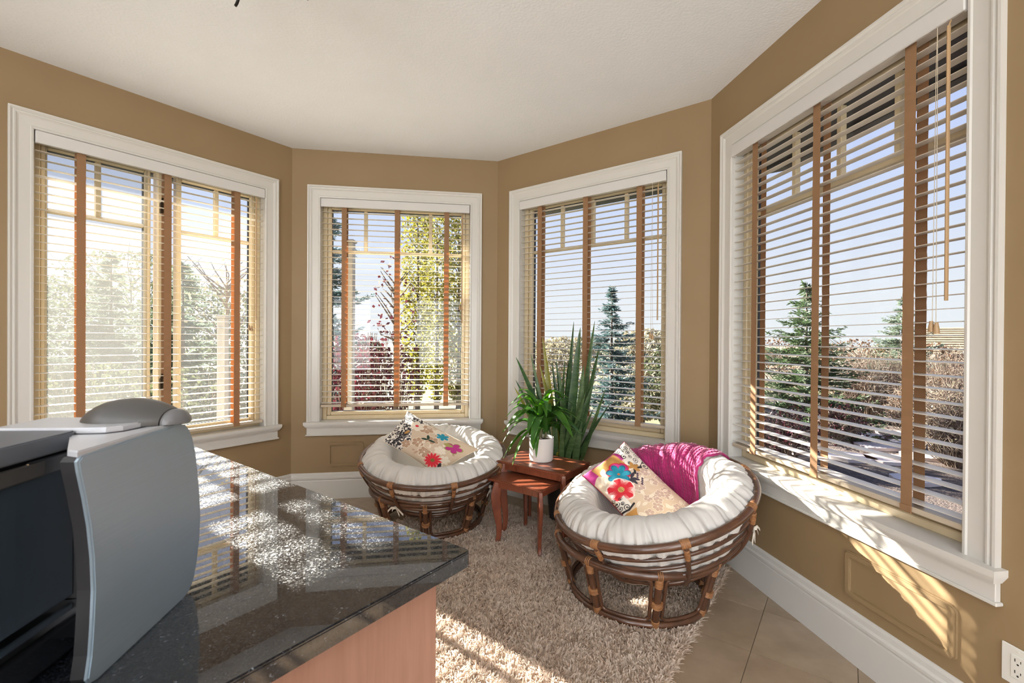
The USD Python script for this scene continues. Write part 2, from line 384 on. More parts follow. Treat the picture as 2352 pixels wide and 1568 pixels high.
def tilted_slat(hw, z, tilt, depth=.0465, th=.0028, nc=-.035 + .060, twist=0.0):
    """A slat in window coordinates: centre line at depth nc, room edge lower by the tilt, ends cut square."""
    ct, st = math.cos(tilt), math.sin(tilt)
    prof = [(-depth / 2, 0), (-depth / 2 + .0015, th / 2), (0, th / 2 + .0006), (depth / 2 - .0015, th / 2), (depth / 2, 0), (depth / 2 - .0015, -th / 2), (0, -th / 2 + .0006), (-depth / 2 + .0015, -th / 2)]
    n = len(prof); v = []
    for x in (-hw, hw):
        for a, b in prof: v.append((x, nc + a * ct - b * st, z + a * st + b * ct))
    f = [(i, (i + 1) % n, n + (i + 1) % n) for i in range(n)] + [(i, n + (i + 1) % n, n + i) for i in range(n)]
    f += [(0, i + 1, i) for i in range(1, n - 1)] + [(n, n + i, n + i + 1) for i in range(1, n - 1)]
    return np.array(v), np.array(f)


def make_blind(k, label, zb, tilt, wand_s, wand_z, cord_s, cord_z, seed, tapes, odd=()):
    rng = random.Random(seed)
    a, b = S_OPEN[k]; c = (a + b) / 2; hw = (b - a) / 2 - .004
    t = thing('window_blind', label, 'blind', WP(k, c, 0, 0), ANG[k])
    NC = .030
    m = MB(); m.cbox((-hw, -.018, ZV0), (hw, -.006, ZV1), .003); m.cbox((-hw, -.006, ZV0), (-hw + .010, .012, ZV1), .002); m.cbox((hw - .010, -.006, ZV0), (hw, .012, ZV1), .002)
    m.build('valance', VALANCE, t)
    MB().cbox((-hw + .006, NC - .027, Z_HEAD - .046), (hw - .006, NC + .027, Z_HEAD - .001), .003).build('headrail', VALANCE, t)
    pitch = .0466; z = ZV0 + .012; i = 0
    while z > zb + .030:
        tl = tilt + rng.uniform(-.014, .014) + (dict(odd).get(i, 0.0))
        v, f = tilted_slat(hw - .002, z, tl, nc=NC)
        v[:, 2] += np.interp(v[:, 0], [-hw, hw], [rng.uniform(-.0012, .0012), rng.uniform(-.0012, .0012)])
        MB().add(v, f).build('slat', SLAT, t)
        z -= pitch; i += 1
    MB().cbox((-hw + .001, NC - .026, zb), (hw - .001, NC + .026, zb + .020), .003).build('bottom_rail', RAIL, t)
    for x in tapes:
        for nn, nm in ((NC - .0270, 'front_tape'), (NC + .0262, 'back_tape')):
            zs = np.arange(zb - .002, ZV1, .0233)
            w = .0205; px = x + np.array([rng.uniform(-.0006, .0006) for _ in zs])
            off = np.where(np.arange(len(zs)) % 2, .0, -.0009 if nn < NC else .0009)
            L = np.stack([px - w, nn + off, zs], 1); Rr = np.stack([px + w, nn + off, zs], 1)
            th = V(0, .0008, 0); n = len(zs)
            v = np.vstack([np.stack([L, Rr, Rr + th, L + th], 1).reshape(-1, 3)])
            MB().add(v, np.vstack([grid_faces(n, 4, False, True)[:, ::-1], [(0, 1, 2), (0, 2, 3), (4 * n - 4, 4 * n - 2, 4 * n - 3), (4 * n - 4, 4 * n - 1, 4 * n - 2)]])).build(nm, TAPE, t)
        r = MB()
        zz = ZV0 + .012 - .004
        while zz > zb + .03:
            r.bar((x - .012, NC - .026, zz - .026 * math.sin(tilt)), (x - .012, NC + .026, zz + .026 * math.sin(tilt)), .002, .0012); zz -= pitch
        r.build('tape_rungs', TAPE, t, kind='stuff'); r = MB()
        r.box((x - .0215, NC - .0285, zb - .0025), (x + .0215, NC + .0285, zb - .0005))
        r.cbox((x - .0215, NC - .031, zb - .003), (x + .0215, NC - .0285, zb + .022), .0008)
        r.build('tape_clip', TAPE, t)
    # tilt wand, cords, tassels
    ws = wand_s - c
    m = MB(); m.tube([(ws, -.016, ZV0 - .02), (ws, -.016, ZV0 - .045), (ws + .001, -.016, wand_z)], .0055 if k == 3 else .0050, 6); m.tube([(ws, -.006, ZV0 + .004), (ws, -.012, ZV0 - .012), (ws, -.016, ZV0 - .026)], .0025, 6)
    m.build('tilt_wand', WAND, t)
    cs = cord_s - c
    m = MB()
    for dx in (-.006, .006): m.tube([(cs, -.012, ZV0 + .004), (cs + dx * .4, -.013, ZV0 - .15), (cs + dx, -.0135, cord_z)], .0011, 5)
    m.build('lift_cord', CORD, t)
    for dx, dz in ((-.008, 0), (.009, -.006)):
        m = MB(); m.lathe([(.0, .018), (.005, .018), (.006, .010), (.008, .0), (.0095, -.018), (.009, -.021), (.0, -.021)], 10, (cs + dx, -.015, cord_z + dz)); m.build('cord_tassel', WAND, t, smooth=40)
    return t
TAPES = {0: (-.428, .000, .430), 1: (-.428, .000, .414), 2: (-.420, -.005, .418), 3: (-.427, -.006, .420)}
make_blind(0, 'cream slatted blind with brown tapes in the wide left window', .668, .065, -.2855, 1.462, -.3247, 1.404, 1, TAPES[0], odd=((4, -.16),))
make_blind(1, 'cream slatted blind with brown tapes stopping short of the sill above the further chair', .755, .065, 1.3845, 1.463, 1.375, 1.60, 2, TAPES[1])
make_blind(2, 'cream slatted blind with brown tapes behind the tall snake plant', .722, .065, 1.4145, 1.465, 1.3737, 1.361, 3, TAPES[2])
make_blind(3, 'cream slatted blind with brown tapes in the large right-hand window', .705, .065, 1.4070, 1.467, 1.3684, 1.382, 4, TAPES[3])

# painted-over vent covers and the socket
def rrect(w, h, r):
    return sbox(-w / 2 + r, -h / 2 + r, w / 2 - r, h / 2 - r).buffer(r, quad_segs=4)


def make_vent(k, s0, s1, z0, z1, label):
    t = thing('wall_vent', label, 'vent', WP(k, (s0 + s1) / 2, 0, (z0 + z1) / 2), ANG[k])
    w, h = s1 - s0, z1 - z0; b = .024
    xf = np.array([[1, 0, 0, 0], [0, 0, -1, 0], [0, 1, 0, 0], [0, 0, 0, 1.0]])   # drawing plane to the wall, thickness into the room
    m = MB(); m.prism(rrect(w, h, .022).difference(rrect(w - 2 * b, h - 2 * b, .010)), 0, .008, xf); m.prism(rrect(w - .008, h - .008, .019).difference(rrect(w - 2 * b + .004, h - 2 * b + .004, .010)), .008, .013, xf)
    m.build('frame', W_PAINT, t)
    m = MB(); m.prism(rrect(w - 2 * b, h - 2 * b, .010), .0, .0025, xf)
    m.build('grille', W_PAINT, t)


make_vent(1, .2876, .5764, .2644, .4650, 'painted vent cover on the wall under the window behind the further chair')
make_vent(3, 1.020, 1.4422, .2651, .4520, 'painted vent cover low on the sun-streaked right wall')
PLATE = plain('socket_plastic', (.70, .69, .64), .3)
SLOT = plain('socket_slot', (.02, .02, .02), .6)
so = thing('wall_socket', 'white double wall socket at the right edge below the large window', 'socket', WP(3, 1.5636 + .043, 0, .366), ANG[3])
MB().cbox((-.043, -.006, -.058), (.043, 0, .058), .003).build('cover_plate', PLATE, so)
MB().cbox((-.0175, -.0085, -.0345), (.0175, -.004, .0345), .001).build('receptacle', PLATE, so)
for zc in (.017, -.017):
    m = MB(); m.box((-.008, -.0089, zc + .000), (-.0058, -.0080, zc + .009)); m.box((.0060, -.0089, zc + .001), (.0078, -.0080, zc + .008)); m.tube([(0, -.0089, zc - .006), (0, -.0079, zc - .006)], .0028, 8); m.build('socket_slots', SLOT, so)
m = MB(); m.tube([(0, -.0072, .047), (0, -.0055, .047)], .0028, 8); m.build('screw', PLATE, so)

# ------------------------------------------------------------------ floor of square tiles laid along the bay
TILE = mottled('floor_tile', (.27, .200, .138), (.36, .275, .195), scale=5, rough=.26, bump=.05, bscale=40, dist=.001, detail=6)
TILE2 = mottled('floor_tile_pale', (.29, .218, .152), (.38, .292, .210), scale=6, rough=.28, bump=.05, bscale=40, dist=.001, detail=6)
GROUT = plain('grout', (.16, .115, .075), .9)
fl = thing('floor', 'beige stone tile floor', 'floor', kind='structure')
MB().prism(big, -.12, -.003).build('grout_bed', GROUT, fl)
TS = .3665
u3, u1 = D[2][:2], D[0][:2]
rng = random.Random(5)
inner = ROOM.buffer(-.001)
count = 0
for i in range(-9, 6):
    for j in range(-6, 14):
        p0 = -.331 + i * TS; q0 = 2.168 + (j - 5) * TS
        cs = [u3 * (p0 + a * TS + (.0015 if a == 0 else -.0015)) + u1 * (q0 + b * TS + (.0015 if b == 0 else -.0015)) for a, b in ((0, 0), (1, 0), (1, 1), (0, 1))]
        pg = Polygon(cs).intersection(inner)
        if pg.is_empty or pg.geom_type != 'Polygon' or pg.area < .002: continue
        cx, cy = pg.centroid.coords[0]
        if cy < .75 or cy < .9 - 1.2 * abs(cx): continue
        count += 1
        MB().prism(pg.simplify(.0001), -.003, rng.uniform(-.0004, .0004)).build('tile', rng.choice([TILE, TILE, TILE2]), fl)
rest = ROOM.intersection(sbox(-9, -9, 9, .75))
MB().prism(rest, -.003, -.0012).build('kitchen_tiles', TILE, fl)
# ------------------------------------------------------------------ shaggy rug
RUG_Z = .034
RUG = mat('rug_wool', {'g': ('geometry', {}), 'r': ('rgb_ramp', {'ramp': [(0, (.80, .70, .61)), (.4, (.92, .86, .79)), (1, (.96, .94, .90))]}), 'n': ('noise_texture', {'scale': 7, 'detail': 3}), 'r2': ('rgb_ramp', {'ramp': [(.35, (.93, .885, .85)), (.65, (1, 1, 1))]}),
                       'mx': ('mix_color', {'blend_type': 'multiply', 'fac': .8}), 'p': ('principled_bsdf', {'roughness': .85}), 't': ('translucent_bsdf', {}), 'm': ('mix_closure', {'fac': .46})},
          [('g.random_per_island', 'r.fac'), ('g.position', 'n.vector'), ('n.fac', 'r2.fac'), ('r.color', 'mx.a'), ('r2.color', 'mx.b'), ('mx.result', 'p.base_color'), ('mx.result', 't.color'), ('p.BSDF', 'm.closure1'), ('t.BSDF', 'm.closure2')], surface='m.closure')
RUG_BACK = plain('rug_backing', (.62, .52, .42), .95)
rug_corner = V(1.262, 2.625, 0)     # its corner nearest the window walls
RUG_W, RUG_L = 2.05, 2.95
rg = thing('shag_rug', 'cream long-pile shag rug under the round chairs and nesting tables', 'rug', rug_corner, ANG[0])
# local frame: x along the left wall's direction (towards the windows), y towards the kitchen side
xL, yL = D[0], N[0]
MB().box((-RUG_L, 0, .001), (-.012, RUG_W, .010)).build('backing', RUG_BACK, rg)
r_ = np.random.default_rng(11)


def tuft(x, y):
    # strands lean with their tuft: one direction per cell of a jittered 14 mm grid
    i, j = np.floor(x / .014 + .35 * np.sin(y * 300)).astype(int) + 5000, np.floor(y / .014 + .35 * np.sin(x * 280)).astype(int) + 5000
    hsh = (i * 73856093 ^ j * 19349663) & 0xFFFFFF; a = (hsh % 6283) / 1000.0; r = .004 + .015 * ((hsh // 6283) % 97) / 97
    return np.stack([np.cos(a) * r, np.sin(a) * r], 1)


def pile(x0, x1, y0, y1, dens, w, parent, edge=True):
    n = int((x1 - x0) * (y1 - y0) * dens)
    px, py = r_.uniform(x0, x1, n), r_.uniform(y0, y1, n)
    # keep the tufts off what the camera cannot see behind the island
    P = np.stack([px, py, np.full(n, .006)], 1)
    cl = np.stack([np.sin(px * 31 + 3 * np.sin(py * 17)), np.cos(py * 29 + 3 * np.sin(px * 19))], 1)
    lean = cl * .003 + tuft(px, py) + r_.normal(0, .006, (n, 2))
    ex = np.clip((px + .03) / .03, 0, 1) * .017 * r_.uniform(.3, 1.3, n); ey = np.clip((.03 - py) / .03, 0, 1) * .020 * r_.uniform(.3, 1.4, n)
    lean[:, 0] += ex; lean[:, 1] -= ey
    h = r_.uniform(.018, .031, n) - (ex + ey) * .35
    a = r_.uniform(0, PI, n); s = np.stack([np.cos(a), np.sin(a), np.zeros(n)], 1) * (w * r_.uniform(.7, 1.3, n))[:, None]
    mid = P + np.stack([lean[:, 0] * .35, lean[:, 1] * .35, h * .62], 1); top = P + np.stack([lean[:, 0], lean[:, 1], h], 1)
    v = np.stack([P - s, P + s, mid - s * .95, mid + s * .95, top - s * .75, top + s * .75], 1).reshape(-1, 3)
    k = np.arange(n)[:, None] * 6
    f = np.vstack([k + np.array(q) for q in ((0, 1, 3), (0, 3, 2), (2, 3, 5), (2, 5, 4))])
    return MB().add(v, f)


m = MB()
for a in (pile(-2.1, 0, 0, 1.6, 27000, .0030, rg), pile(-RUG_L, 0, 0, RUG_W, 5000, .0042, rg)):
    m.v += a.v; m.f += [f + m.n for f in a.f]; m.n += a.n
m.build('pile', RUG, rg, kind='stuff')

# ------------------------------------------------------------------ rattan papasan chairs
RATTAN = mottled('dark_rattan', (.050, .022, .012), (.115, .048, .024), scale=9, rough=.28, stretch=(1, 1, 1), coat_weight=.4, coat_roughness=.12, detail=5)
BIND = mottled('rattan_binding', (.20, .085, .032), (.34, .16, .065), scale=60, rough=.4)
FABRIC = mottled('cushion_cotton', (.56, .54, .515), (.61, .59, .56), scale=4, rough=.85, bump=.12, bscale=420, dist=.0006, sheen_weight=.15)
RIBBON = plain('cushion_tie_cotton', (.66, .62, .55), .8)


def bowl_frame(c, tilt, az):
    n = V(math.sin(tilt) * math.cos(az), math.sin(tilt) * math.sin(az), math.cos(tilt))
    x = V(math.cos(az), math.sin(az), 0) - n * (math.sin(tilt)); x /= np.linalg.norm(x)
    m = np.eye(4); m[:3, 0], m[:3, 1], m[:3, 2], m[:3, 3] = x, np.cross(n, x), n, c
    return m


def ring(r, z, k=96):
    t = np.arange(k) * 2 * PI / k
    return np.stack([r * np.cos(t), r * np.sin(t), np.full(k, z)], 1)


def binding(m, path, r, coils=7):
    """A cane binding wound round a pole along the path."""
    P = np.asarray(path, float); L = coils * 4 + 1
    t = np.linspace(0, len(P) - 1, L); i = np.minimum(t.astype(int), len(P) - 2); f = (t - i)[:, None]
    Q = P[i] * (1 - f) + P[i + 1] * f
    m.tube(Q, r + .0012 + .0016 * np.abs(np.sin(np.arange(L) * PI / 4)), 10)


def make_papasan(label, ctr, ht, rt, rb, bc, tilt, az, R, Rs, post0, rib0, z0=.018):
    t = thing('papasan_chair', label, 'chair', (ctr[0], ctr[1], 0))
    pr = .0185; B = bowl_frame(V(bc[0] - ctr[0], bc[1] - ctr[1], bc[2]), tilt, az)
    tp = lambda p: trimesh.transform_points(np.asarray(p, float), B)
    h = math.sqrt(max(Rs * Rs - R * R, 1e-4)); rad = lambda d: math.sqrt(max(Rs * Rs - (h + d) ** 2, 1e-6))
    MB().tube(tp(ring(R, 0)), pr, 14, closed=True).build('rim', RATTAN, t, smooth=True)
    for d, r in ((.064, .0095), (.122, .0095), (.190, .0105), (.265, .0100), (.330, .0100)):
        MB().tube(tp(ring(rad(d) - .004, -d, 72)), r, 10, closed=True).build('bowl_hoop', RATTAN, t, smooth=True)
    for j in range(8):
        a = rib0 + j * PI / 4
        ds = np.linspace(.004, Rs - h - .012, 22)
        pts = np.array([((rad(d) + .010) * math.cos(a), (rad(d) + .010) * math.sin(a), -d) for d in ds])
        MB().tube(tp(pts), .0105, 9).build('bowl_rib', RATTAN, t, smooth=True)
        m = MB(); aa = np.linspace(a - .040, a + .040, 8)
        binding(m, tp([(R * math.cos(q), R * math.sin(q), 0) for q in aa]), pr, 7)
        m.build('binding', BIND, t, smooth=True); m = MB(); binding(m, tp(pts[1:5]), .0108, 4); m.build('binding', BIND, t, smooth=True)
    # base
    MB().tube(ring(rt, ht), pr, 14, closed=True).build('base_top_ring', RATTAN, t, smooth=True)
    MB().tube(ring(rb, z0 + .016), .0165, 12, closed=True).build('base_bottom_ring', RATTAN, t, smooth=True)
    for j in range(8):
        a = post0 + j * PI / 4; e = V(math.cos(a), math.sin(a), 0); tg = V(-math.sin(a), math.cos(a), 0)
        top, bot = e * (rt - .001) + V(0, 0, ht - .004), e * (rb + .001) + V(0, 0, z0 + .014)
        P = [bot + (top - bot) * s for s in np.linspace(0, 1, 6)]
        MB().tube(P, .0165, 12).build('leg', RATTAN, t, smooth=True)
        for fr, rr_, co in (((.40, .44, .50), .0245, 4), ((.0, .05, .12), .0168, 4)):
            m = MB(); binding(m, [bot + (top - bot) * s for s in fr], rr_, co); m.build('binding', BIND, t, smooth=True)
        m = MB(); binding(m, [bot + (top - bot) * s for s in (.80, .88, .97)], .0168, 6)
        for q in (-.009, .0, .009): m.tube([top + tg * q + e * .019 * math.cos(w) + V(0, 0, 1) * .019 * math.sin(w) + V(0, 0, .004) for w in np.linspace(-1.2, 2.4, 9)], .0035, 6)
        m.build('binding', BIND, t, smooth=True)
        # bent cane loop filling the gap to the next leg
        a2 = a + PI / 4; Lp = []
        for (fa, fz) in [(.16, .10), (.10, .16), (.10, .84), (.12, .90), (.16, .93), (.84, .93), (.88, .90), (.90, .84), (.90, .16), (.84, .10)]:
            Lp.append((fa, fz))
        Lp = np.array(Lp); dense = []
        for p, q in zip(Lp, np.roll(Lp, -1, 0)):
            k = max(2, int(np.hypot(*(q - p)) * 16)); dense += [p + (q - p) * s for s in np.arange(k) / k]
        pts = []
        for fa, fz in dense:
            th = a + (a2 - a) * fa; rr = rb + (rt - rb) * fz - .002
            pts.append((rr * math.cos(th), rr * math.sin(th), z0 + .016 + (ht - z0 - .016) * fz))
        MB().tube(pts, .0085, 8, closed=True).build('brace_loop', RATTAN, t, smooth=True)
    return t, B


def cushion_profile(R, Rs):
    h = math.sqrt(Rs * Rs - R * R); rad = lambda d: math.sqrt(max((Rs - .013) ** 2 - (h + d) ** 2, 1e-6))
    bc, br, bz = (R - .108, -.012), .102, .088
    pr = [(.0, -.215), (.05, -.206), (.11, -.196), (.18, -.182), (.24, -.158), (.272, -.128), (bc[0] - br - .004, -.062)]
    for a in np.radians(np.linspace(186, -42, 30)): pr.append((bc[0] + br * 1.0 * math.cos(a), bc[1] + bz * math.sin(a)))
    d0 = -pr[-1][1]
    for d in np.linspace(max(d0, .03) + .03, .30, 8): pr.append((min(rad(d), R - .020), -d))
    pr += [(.20, -.345), (.0, -.355)]
    return np.array(pr)


def cushion_surface(R, Rs, seed, nu=420, nt=120):
    pr = cushion_profile(R, Rs)
    L = np.concatenate([[0], np.cumsum(np.linalg.norm(np.diff(pr, axis=0), axis=1))]); t = np.linspace(0, L[-1], nt)
    from scipy.interpolate import PchipInterpolator
    r = PchipInterpolator(L, pr[:, 0])(t); z = PchipInterpolator(L, pr[:, 1])(t)
    r = np.maximum(r, 0)
    dr, dz = np.gradient(r), np.gradient(z); nl = np.hypot(dr, dz); nr, nz = -dz / nl, dr / nl
    if nz[0] < 0: nr, nz = -nr, -nz
    th = np.arange(nu) * 2 * PI / nu
    rg_ = np.random.default_rng(seed)
    T, S = np.meshgrid(th, t, indexing='ij')
    bol = np.exp(-((S - np.interp(.40, r[:60], t[:60]) - .14) / .16) ** 2)
    disp = np.zeros_like(T)
    cre = np.cumsum(rg_.uniform(.30, .52, 20)); cre = cre[cre < 2 * PI]
    for c in cre:
        wob = c + .05 * np.sin(S * 11 + rg_.uniform(0, 6)); d = (T - wob + PI) % (2 * PI) - PI
        disp -= bol * rg_.uniform(.014, .034) * np.exp(-np.abs(d / rg_.uniform(.014, .030)) ** 1.2)
        disp += bol * .006 * np.exp(-((d - .07) / .05) ** 2)
    q = np.stack([np.cos(T) * 11 + 5, np.sin(T) * 11 + 5, S * 3.2], -1).reshape(-1, 3)
    f1 = (meshkit.noise(q, seed) - .5).reshape(T.shape); q2 = np.stack([np.cos(T) * 26 + 5, np.sin(T) * 26 + 5, S * 6], -1).reshape(-1, 3)
    f2 = (meshkit.noise(q2, seed + 1) - .5).reshape(T.shape)
    disp += bol * (.020 * f1 + .022 * f2 - .030 * np.abs(f2) ** .8) + (1 - bol) * (.006 * f1 + .004 * f2)
    # tufts pulled into the seat pad
    rr = r[None, :] + 0 * T; X, Y = rr * np.cos(T), rr * np.sin(T)
    for k in range(7):
        a = k * PI / 3; tx, ty = (0, 0) if k == 6 else (.205 * math.cos(a), .205 * math.sin(a))
        dd = np.hypot(X - tx, Y - ty); top = (S < .5)
        disp -= top * (.038 * np.exp(-(dd / .030) ** 2) + .014 * np.exp(-(dd / .075) ** 2))
    disp[:, :2] = disp[:, :2].mean(0)
    nr_, nz_ = nr[None, :], nz[None, :]
    rr = np.maximum(rr + disp * nr_, 0); zz = z[None, :] + disp * nz_
    return np.stack([rr * np.cos(T), rr * np.sin(T), zz], -1), th, t


def make_cushion(label, chair_c, B, R, Rs, seed, ties):
    v, th, t = cushion_surface(R, Rs, seed)
    nu, nt = v.shape[:2]
    c = thing('papasan_cushion', label, 'cushion', (chair_c[0], chair_c[1], 0))
    m = MB(); m.add(trimesh.transform_points(v.reshape(-1, 3), B), grid_faces(nu, nt, True, False))
    m.build('pad', FABRIC, c, smooth=True)
    for a, z in ties:
        m = MB(); rg_ = random.Random(int(a * 100))
        h_ = math.sqrt(Rs * Rs - R * R); q_ = math.sqrt(Rs * Rs - (h_ + z) ** 2) + .012; p0 = V(q_ * math.cos(a), q_ * math.sin(a), -z); tg = V(-math.sin(a), math.cos(a), 0); e = V(math.cos(a), math.sin(a), 0)
        m.mesh(trimesh.creation.icosphere(2, .013), trimesh.transformations.translation_matrix(p0))
        for q in (-1, -.45, .5, 1):
            path = [p0 + e * .006, p0 + e * .016 + tg * q * .030 + V(0, 0, -.004), p0 + e * .012 + tg * q * .062 + V(0, 0, -.022 - rg_.random() * .03)]
            for k in range(2):
                w = V(0, 0, .0075); a_, b_ = path[k], path[k + 1]
                m.add([a_ - w, b_ - w, b_ + w, a_ + w, a_ - w - e * .0015, b_ - w - e * .0015, b_ + w - e * .0015, a_ + w - e * .0015], BOXF)
        m.build('tie_ribbon', RIBBON, c, xf=B)
    return c, v


C1 = dict(ctr=(-.572, 3.293), ht=.275, rt=.422, rb=.350, bc=(-.549, 3.252, .501), tilt=.167, az=-1.516, R=.503, Rs=.516)
C2 = dict(ctr=(.668, 2.400), ht=.295, rt=.414, rb=.340, bc=(.732, 2.385, .529), tilt=.278, az=-2.822, R=.501, Rs=.511)
ch2, B2 = make_papasan('round dark rattan papasan chair nearer the camera by the right window', post0=math.radians(-92), rib0=math.radians(70), **C2)
ch1, B1 = make_papasan('round dark rattan papasan chair further away under the middle window', post0=math.radians(-86), rib0=math.radians(20), **C1)
make_cushion('cream round pleated cushion in the nearer chair, under the pink throw', C2['ctr'], B2, C2['R'], C2['Rs'], 21, [(math.radians(118), .122)])
make_cushion('cream round pleated cushion in the further chair', C1['ctr'], B1, C1['R'], C1['Rs'], 34, [(math.radians(-28), .19), (math.radians(58), .122)])

# ------------------------------------------------------------------ nesting tables
CHERRY = mat('cherry_wood', {'g': ('geometry', {}), 'mp': ('mapping', {'rotation': (0, 0, math.radians(40)), 'scale': (3, 40, 3)}), 'n': ('noise_texture', {'scale': 2.2, 'detail': 6, 'roughness': .6, 'distortion': .5}), 'r': ('rgb_ramp', {'ramp': [(.3, (.13, .032, .015)), (.55, (.20, .055, .026)), (.75, (.15, .038, .018))]}),
                             'p': ('principled_bsdf', {'roughness': .30, 'coat_weight': .22, 'coat_roughness': .10})}, [('g.position', 'mp.vector'), ('mp.vector', 'n.vector'), ('n.fac', 'r.fac'), ('r.color', 'p.base_color')])


def make_table(label, front, lx, ly, zt, over, ap_h, leg_t=.026):
    """front: the plan point of the corner nearest the camera; x runs to the left end (over = its overhang), y to the back."""
    ang = math.atan2(-D[2][1], -D[2][0])          # towards the left end
    t = thing('nesting_table', label, 'table', (front[0], front[1], 0), ang)
    # local x = towards left end, local y = to the camera's side is negative -> flip so that back is -y
    th = .017; sg = -1
    top = MB(); pts = [(-.006, .006 * 1), (lx, .006), (lx + .0, -ly - .006), (-.006, -ly - .006)]
    pg = Polygon(pts).buffer(.004)
    top.prism(pg.buffer(-.006), zt - .003, zt); top.prism(pg, zt - .010, zt - .003); top.prism(pg.buffer(-.007), zt - th, zt - .010)
    top.build('tabletop', CHERRY, t)
    x0, x1, y0, y1 = .006, lx - over, -.006, -ly + .006; z0 = zt - th - ap_h
    for lo, hi in (((x0 + .014, y0 - .015, z0), (x1 - .014, y0 - .002, zt - th)), ((x0 + .014, y1 + .002, z0), (x1 - .014, y1 + .015, zt - th)), ((x0 + .002, y1 + .014, z0), (x0 + .015, y0 - .014, zt - th)), ((x1 - .015, y1 + .014, z0), (x1 - .002, y0 - .014, zt - th))):
        if lo[0] > hi[0]: continue
        MB().cbox(lo, hi, .0015).build('apron', CHERRY, t)
    for cx, cy, sx, sy in ((x0, y0, -1, 1), (x1, y0, 1, 1), (x1, y1, 1, -1), (x0, y1, -1, -1)):
        dg = V(sx, sy, 0) / math.sqrt(2); tg = V(-dg[1], dg[0], 0); c0 = V(cx, cy, 0) - dg * .016
        zs = np.linspace(.022, zt - th, 20); m = MB(); v = []
        for z in zs:
            q = (z - zs[0]) / (zs[-1] - zs[0])
            off = np.interp(q, [0, .08, .25, .55, .75, .88, 1], [.004, -.006, -.008, .010, .017, .010, 0]); dep = np.interp(q, [0, .10, .30, .60, .80, 1], [.032, .030, .040, .057, .060, .052]); w = np.interp(q, [0, .3, .8, 1], [.022, .023, .027, .028])
            for a, b in ((-.5, -.36), (-.36, -.5), (.36, -.5), (.5, -.36), (.5, .36), (.36, .5), (-.36, .5), (-.5, .36)):
                v.append(c0 + dg * (off + a * dep) + tg * b * w + V(0, 0, z))
        n = 8; f = grid_faces(len(zs), n, False, True)
        f = np.vstack([f[:, ::-1] if True else f, [(0, i + 1, i) for i in range(1, 7)], [((len(zs) - 1) * n, (len(zs) - 1) * n + i, (len(zs) - 1) * n + i + 1) for i in range(1, 7)]])
        m.add(v, f); m.build('leg', CHERRY, t, smooth=35)
    return t


make_table('larger reddish cherry wood nesting table carrying the white plant pot', (.3247, 2.806), .540, .338, .500, .055, .040)
make_table('smaller reddish cherry wood nesting table slid out from under the larger', (.1780, 2.722), .410, .345, .425, .060, .036)
# ------------------------------------------------------------------ stands of the added uplights behind the camera
UPLIGHT_M = plain('uplight_brushed_steel', (.5, .5, .5), .3, metallic=1.0)
for i, (x, y) in enumerate(UPLIGHT_SPOTS):
    t = thing('added_uplight_stand', ['added brushed steel uplight behind the camera on the left', 'added brushed steel uplight behind the camera in the middle', 'added brushed steel uplight behind the camera on the right'][i], 'lamp', (x, y, 0))
    m = MB(); m.lathe([(0, 0), (.15, 0), (.15, .012), (.02, .03), (.0, .03)], 28); m.build('base', UPLIGHT_M, t, smooth=40)
    MB().tube([(0, 0, .02), (0, 0, 1.78)], .013, 12).build('pole', UPLIGHT_M, t, smooth=40)
    m = MB(); m.lathe([(.0, 1.76), (.05, 1.765), (.15, 1.81), (.20, 1.88), (.203, 1.88), (.155, 1.80), (.05, 1.755), (.0, 1.75)], 36); m.build('bowl', UPLIGHT_M, t, smooth=40)

# ------------------------------------------------------------------ island: base cabinet and granite top
GRANITE = mat('black_granite', {'g': ('geometry', {}),
    'v': ('voronoi_texture', {'scale': 420, 'feature': 'f1'}), 'n': ('noise_texture', {'scale': 45, 'detail': 6, 'roughness': .7}), 'n2': ('noise_texture', {'scale': 230, 'detail': 3, 'roughness': .6}),
    'sp': ('separate_color', {}), 'r1': ('rgb_ramp', {'ramp': [(.40, (.003, .0038, .0062)), (.62, (.008, .010, .015)), (.80, (.032, .037, .048))]}),
    'th': ('rgb_ramp', {'ramp': [(.84, (0, 0, 0)), (.92, (.2, .2, .2)), (.985, (1, 1, 1))]}), 'mx': ('mix_color', {'blend_type': 'mix', 'b': (.56, .61, .70)}),
    'th2': ('rgb_ramp', {'ramp': [(.50, (0, 0, 0)), (.66, (.55, .55, .55))]}), 'mul': ('mix_color', {'blend_type': 'multiply', 'fac': 1.0}),
    'sub': ('vector_math', {'math_type': 'subtract', 'vector2': (.5, .5, .5)}), 'sc': ('vector_math', {'math_type': 'scale', 'scale': .75}), 'ad': ('vector_math', {'math_type': 'add'}), 'no': ('vector_math', {'math_type': 'normalize'}),
    'p': ('principled_bsdf', {'roughness': .45, 'coat_weight': 1.0, 'coat_roughness': .012, 'coat_ior': 1.85, 'specular_ior_level': .2}), 'mt': ('mix_float', {'a': 0.0, 'b': .9})},
    [('g.position', 'v.vector'), ('g.position', 'n.vector'), ('g.position', 'n2.vector'), ('n2.fac', 'r1.fac'), ('v.color', 'sp.color'), ('sp.r', 'th.fac'), ('n.fac', 'th2.fac'), ('th.color', 'mul.a'), ('th2.color', 'mul.b'), ('mul.result', 'mx.fac'), ('r1.color', 'mx.a'), ('mx.result', 'p.base_color'),
     ('v.color', 'sub.vector1'), ('sub.vector', 'sc.vector1'), ('g.normal', 'ad.vector1'), ('sc.vector', 'ad.vector2'), ('ad.vector', 'no.vector1'), ('no.vector', 'p.normal'), ('g.normal', 'p.coat_normal'), ('mul.result', 'mt.fac'), ('mt.result', 'p.metallic')])
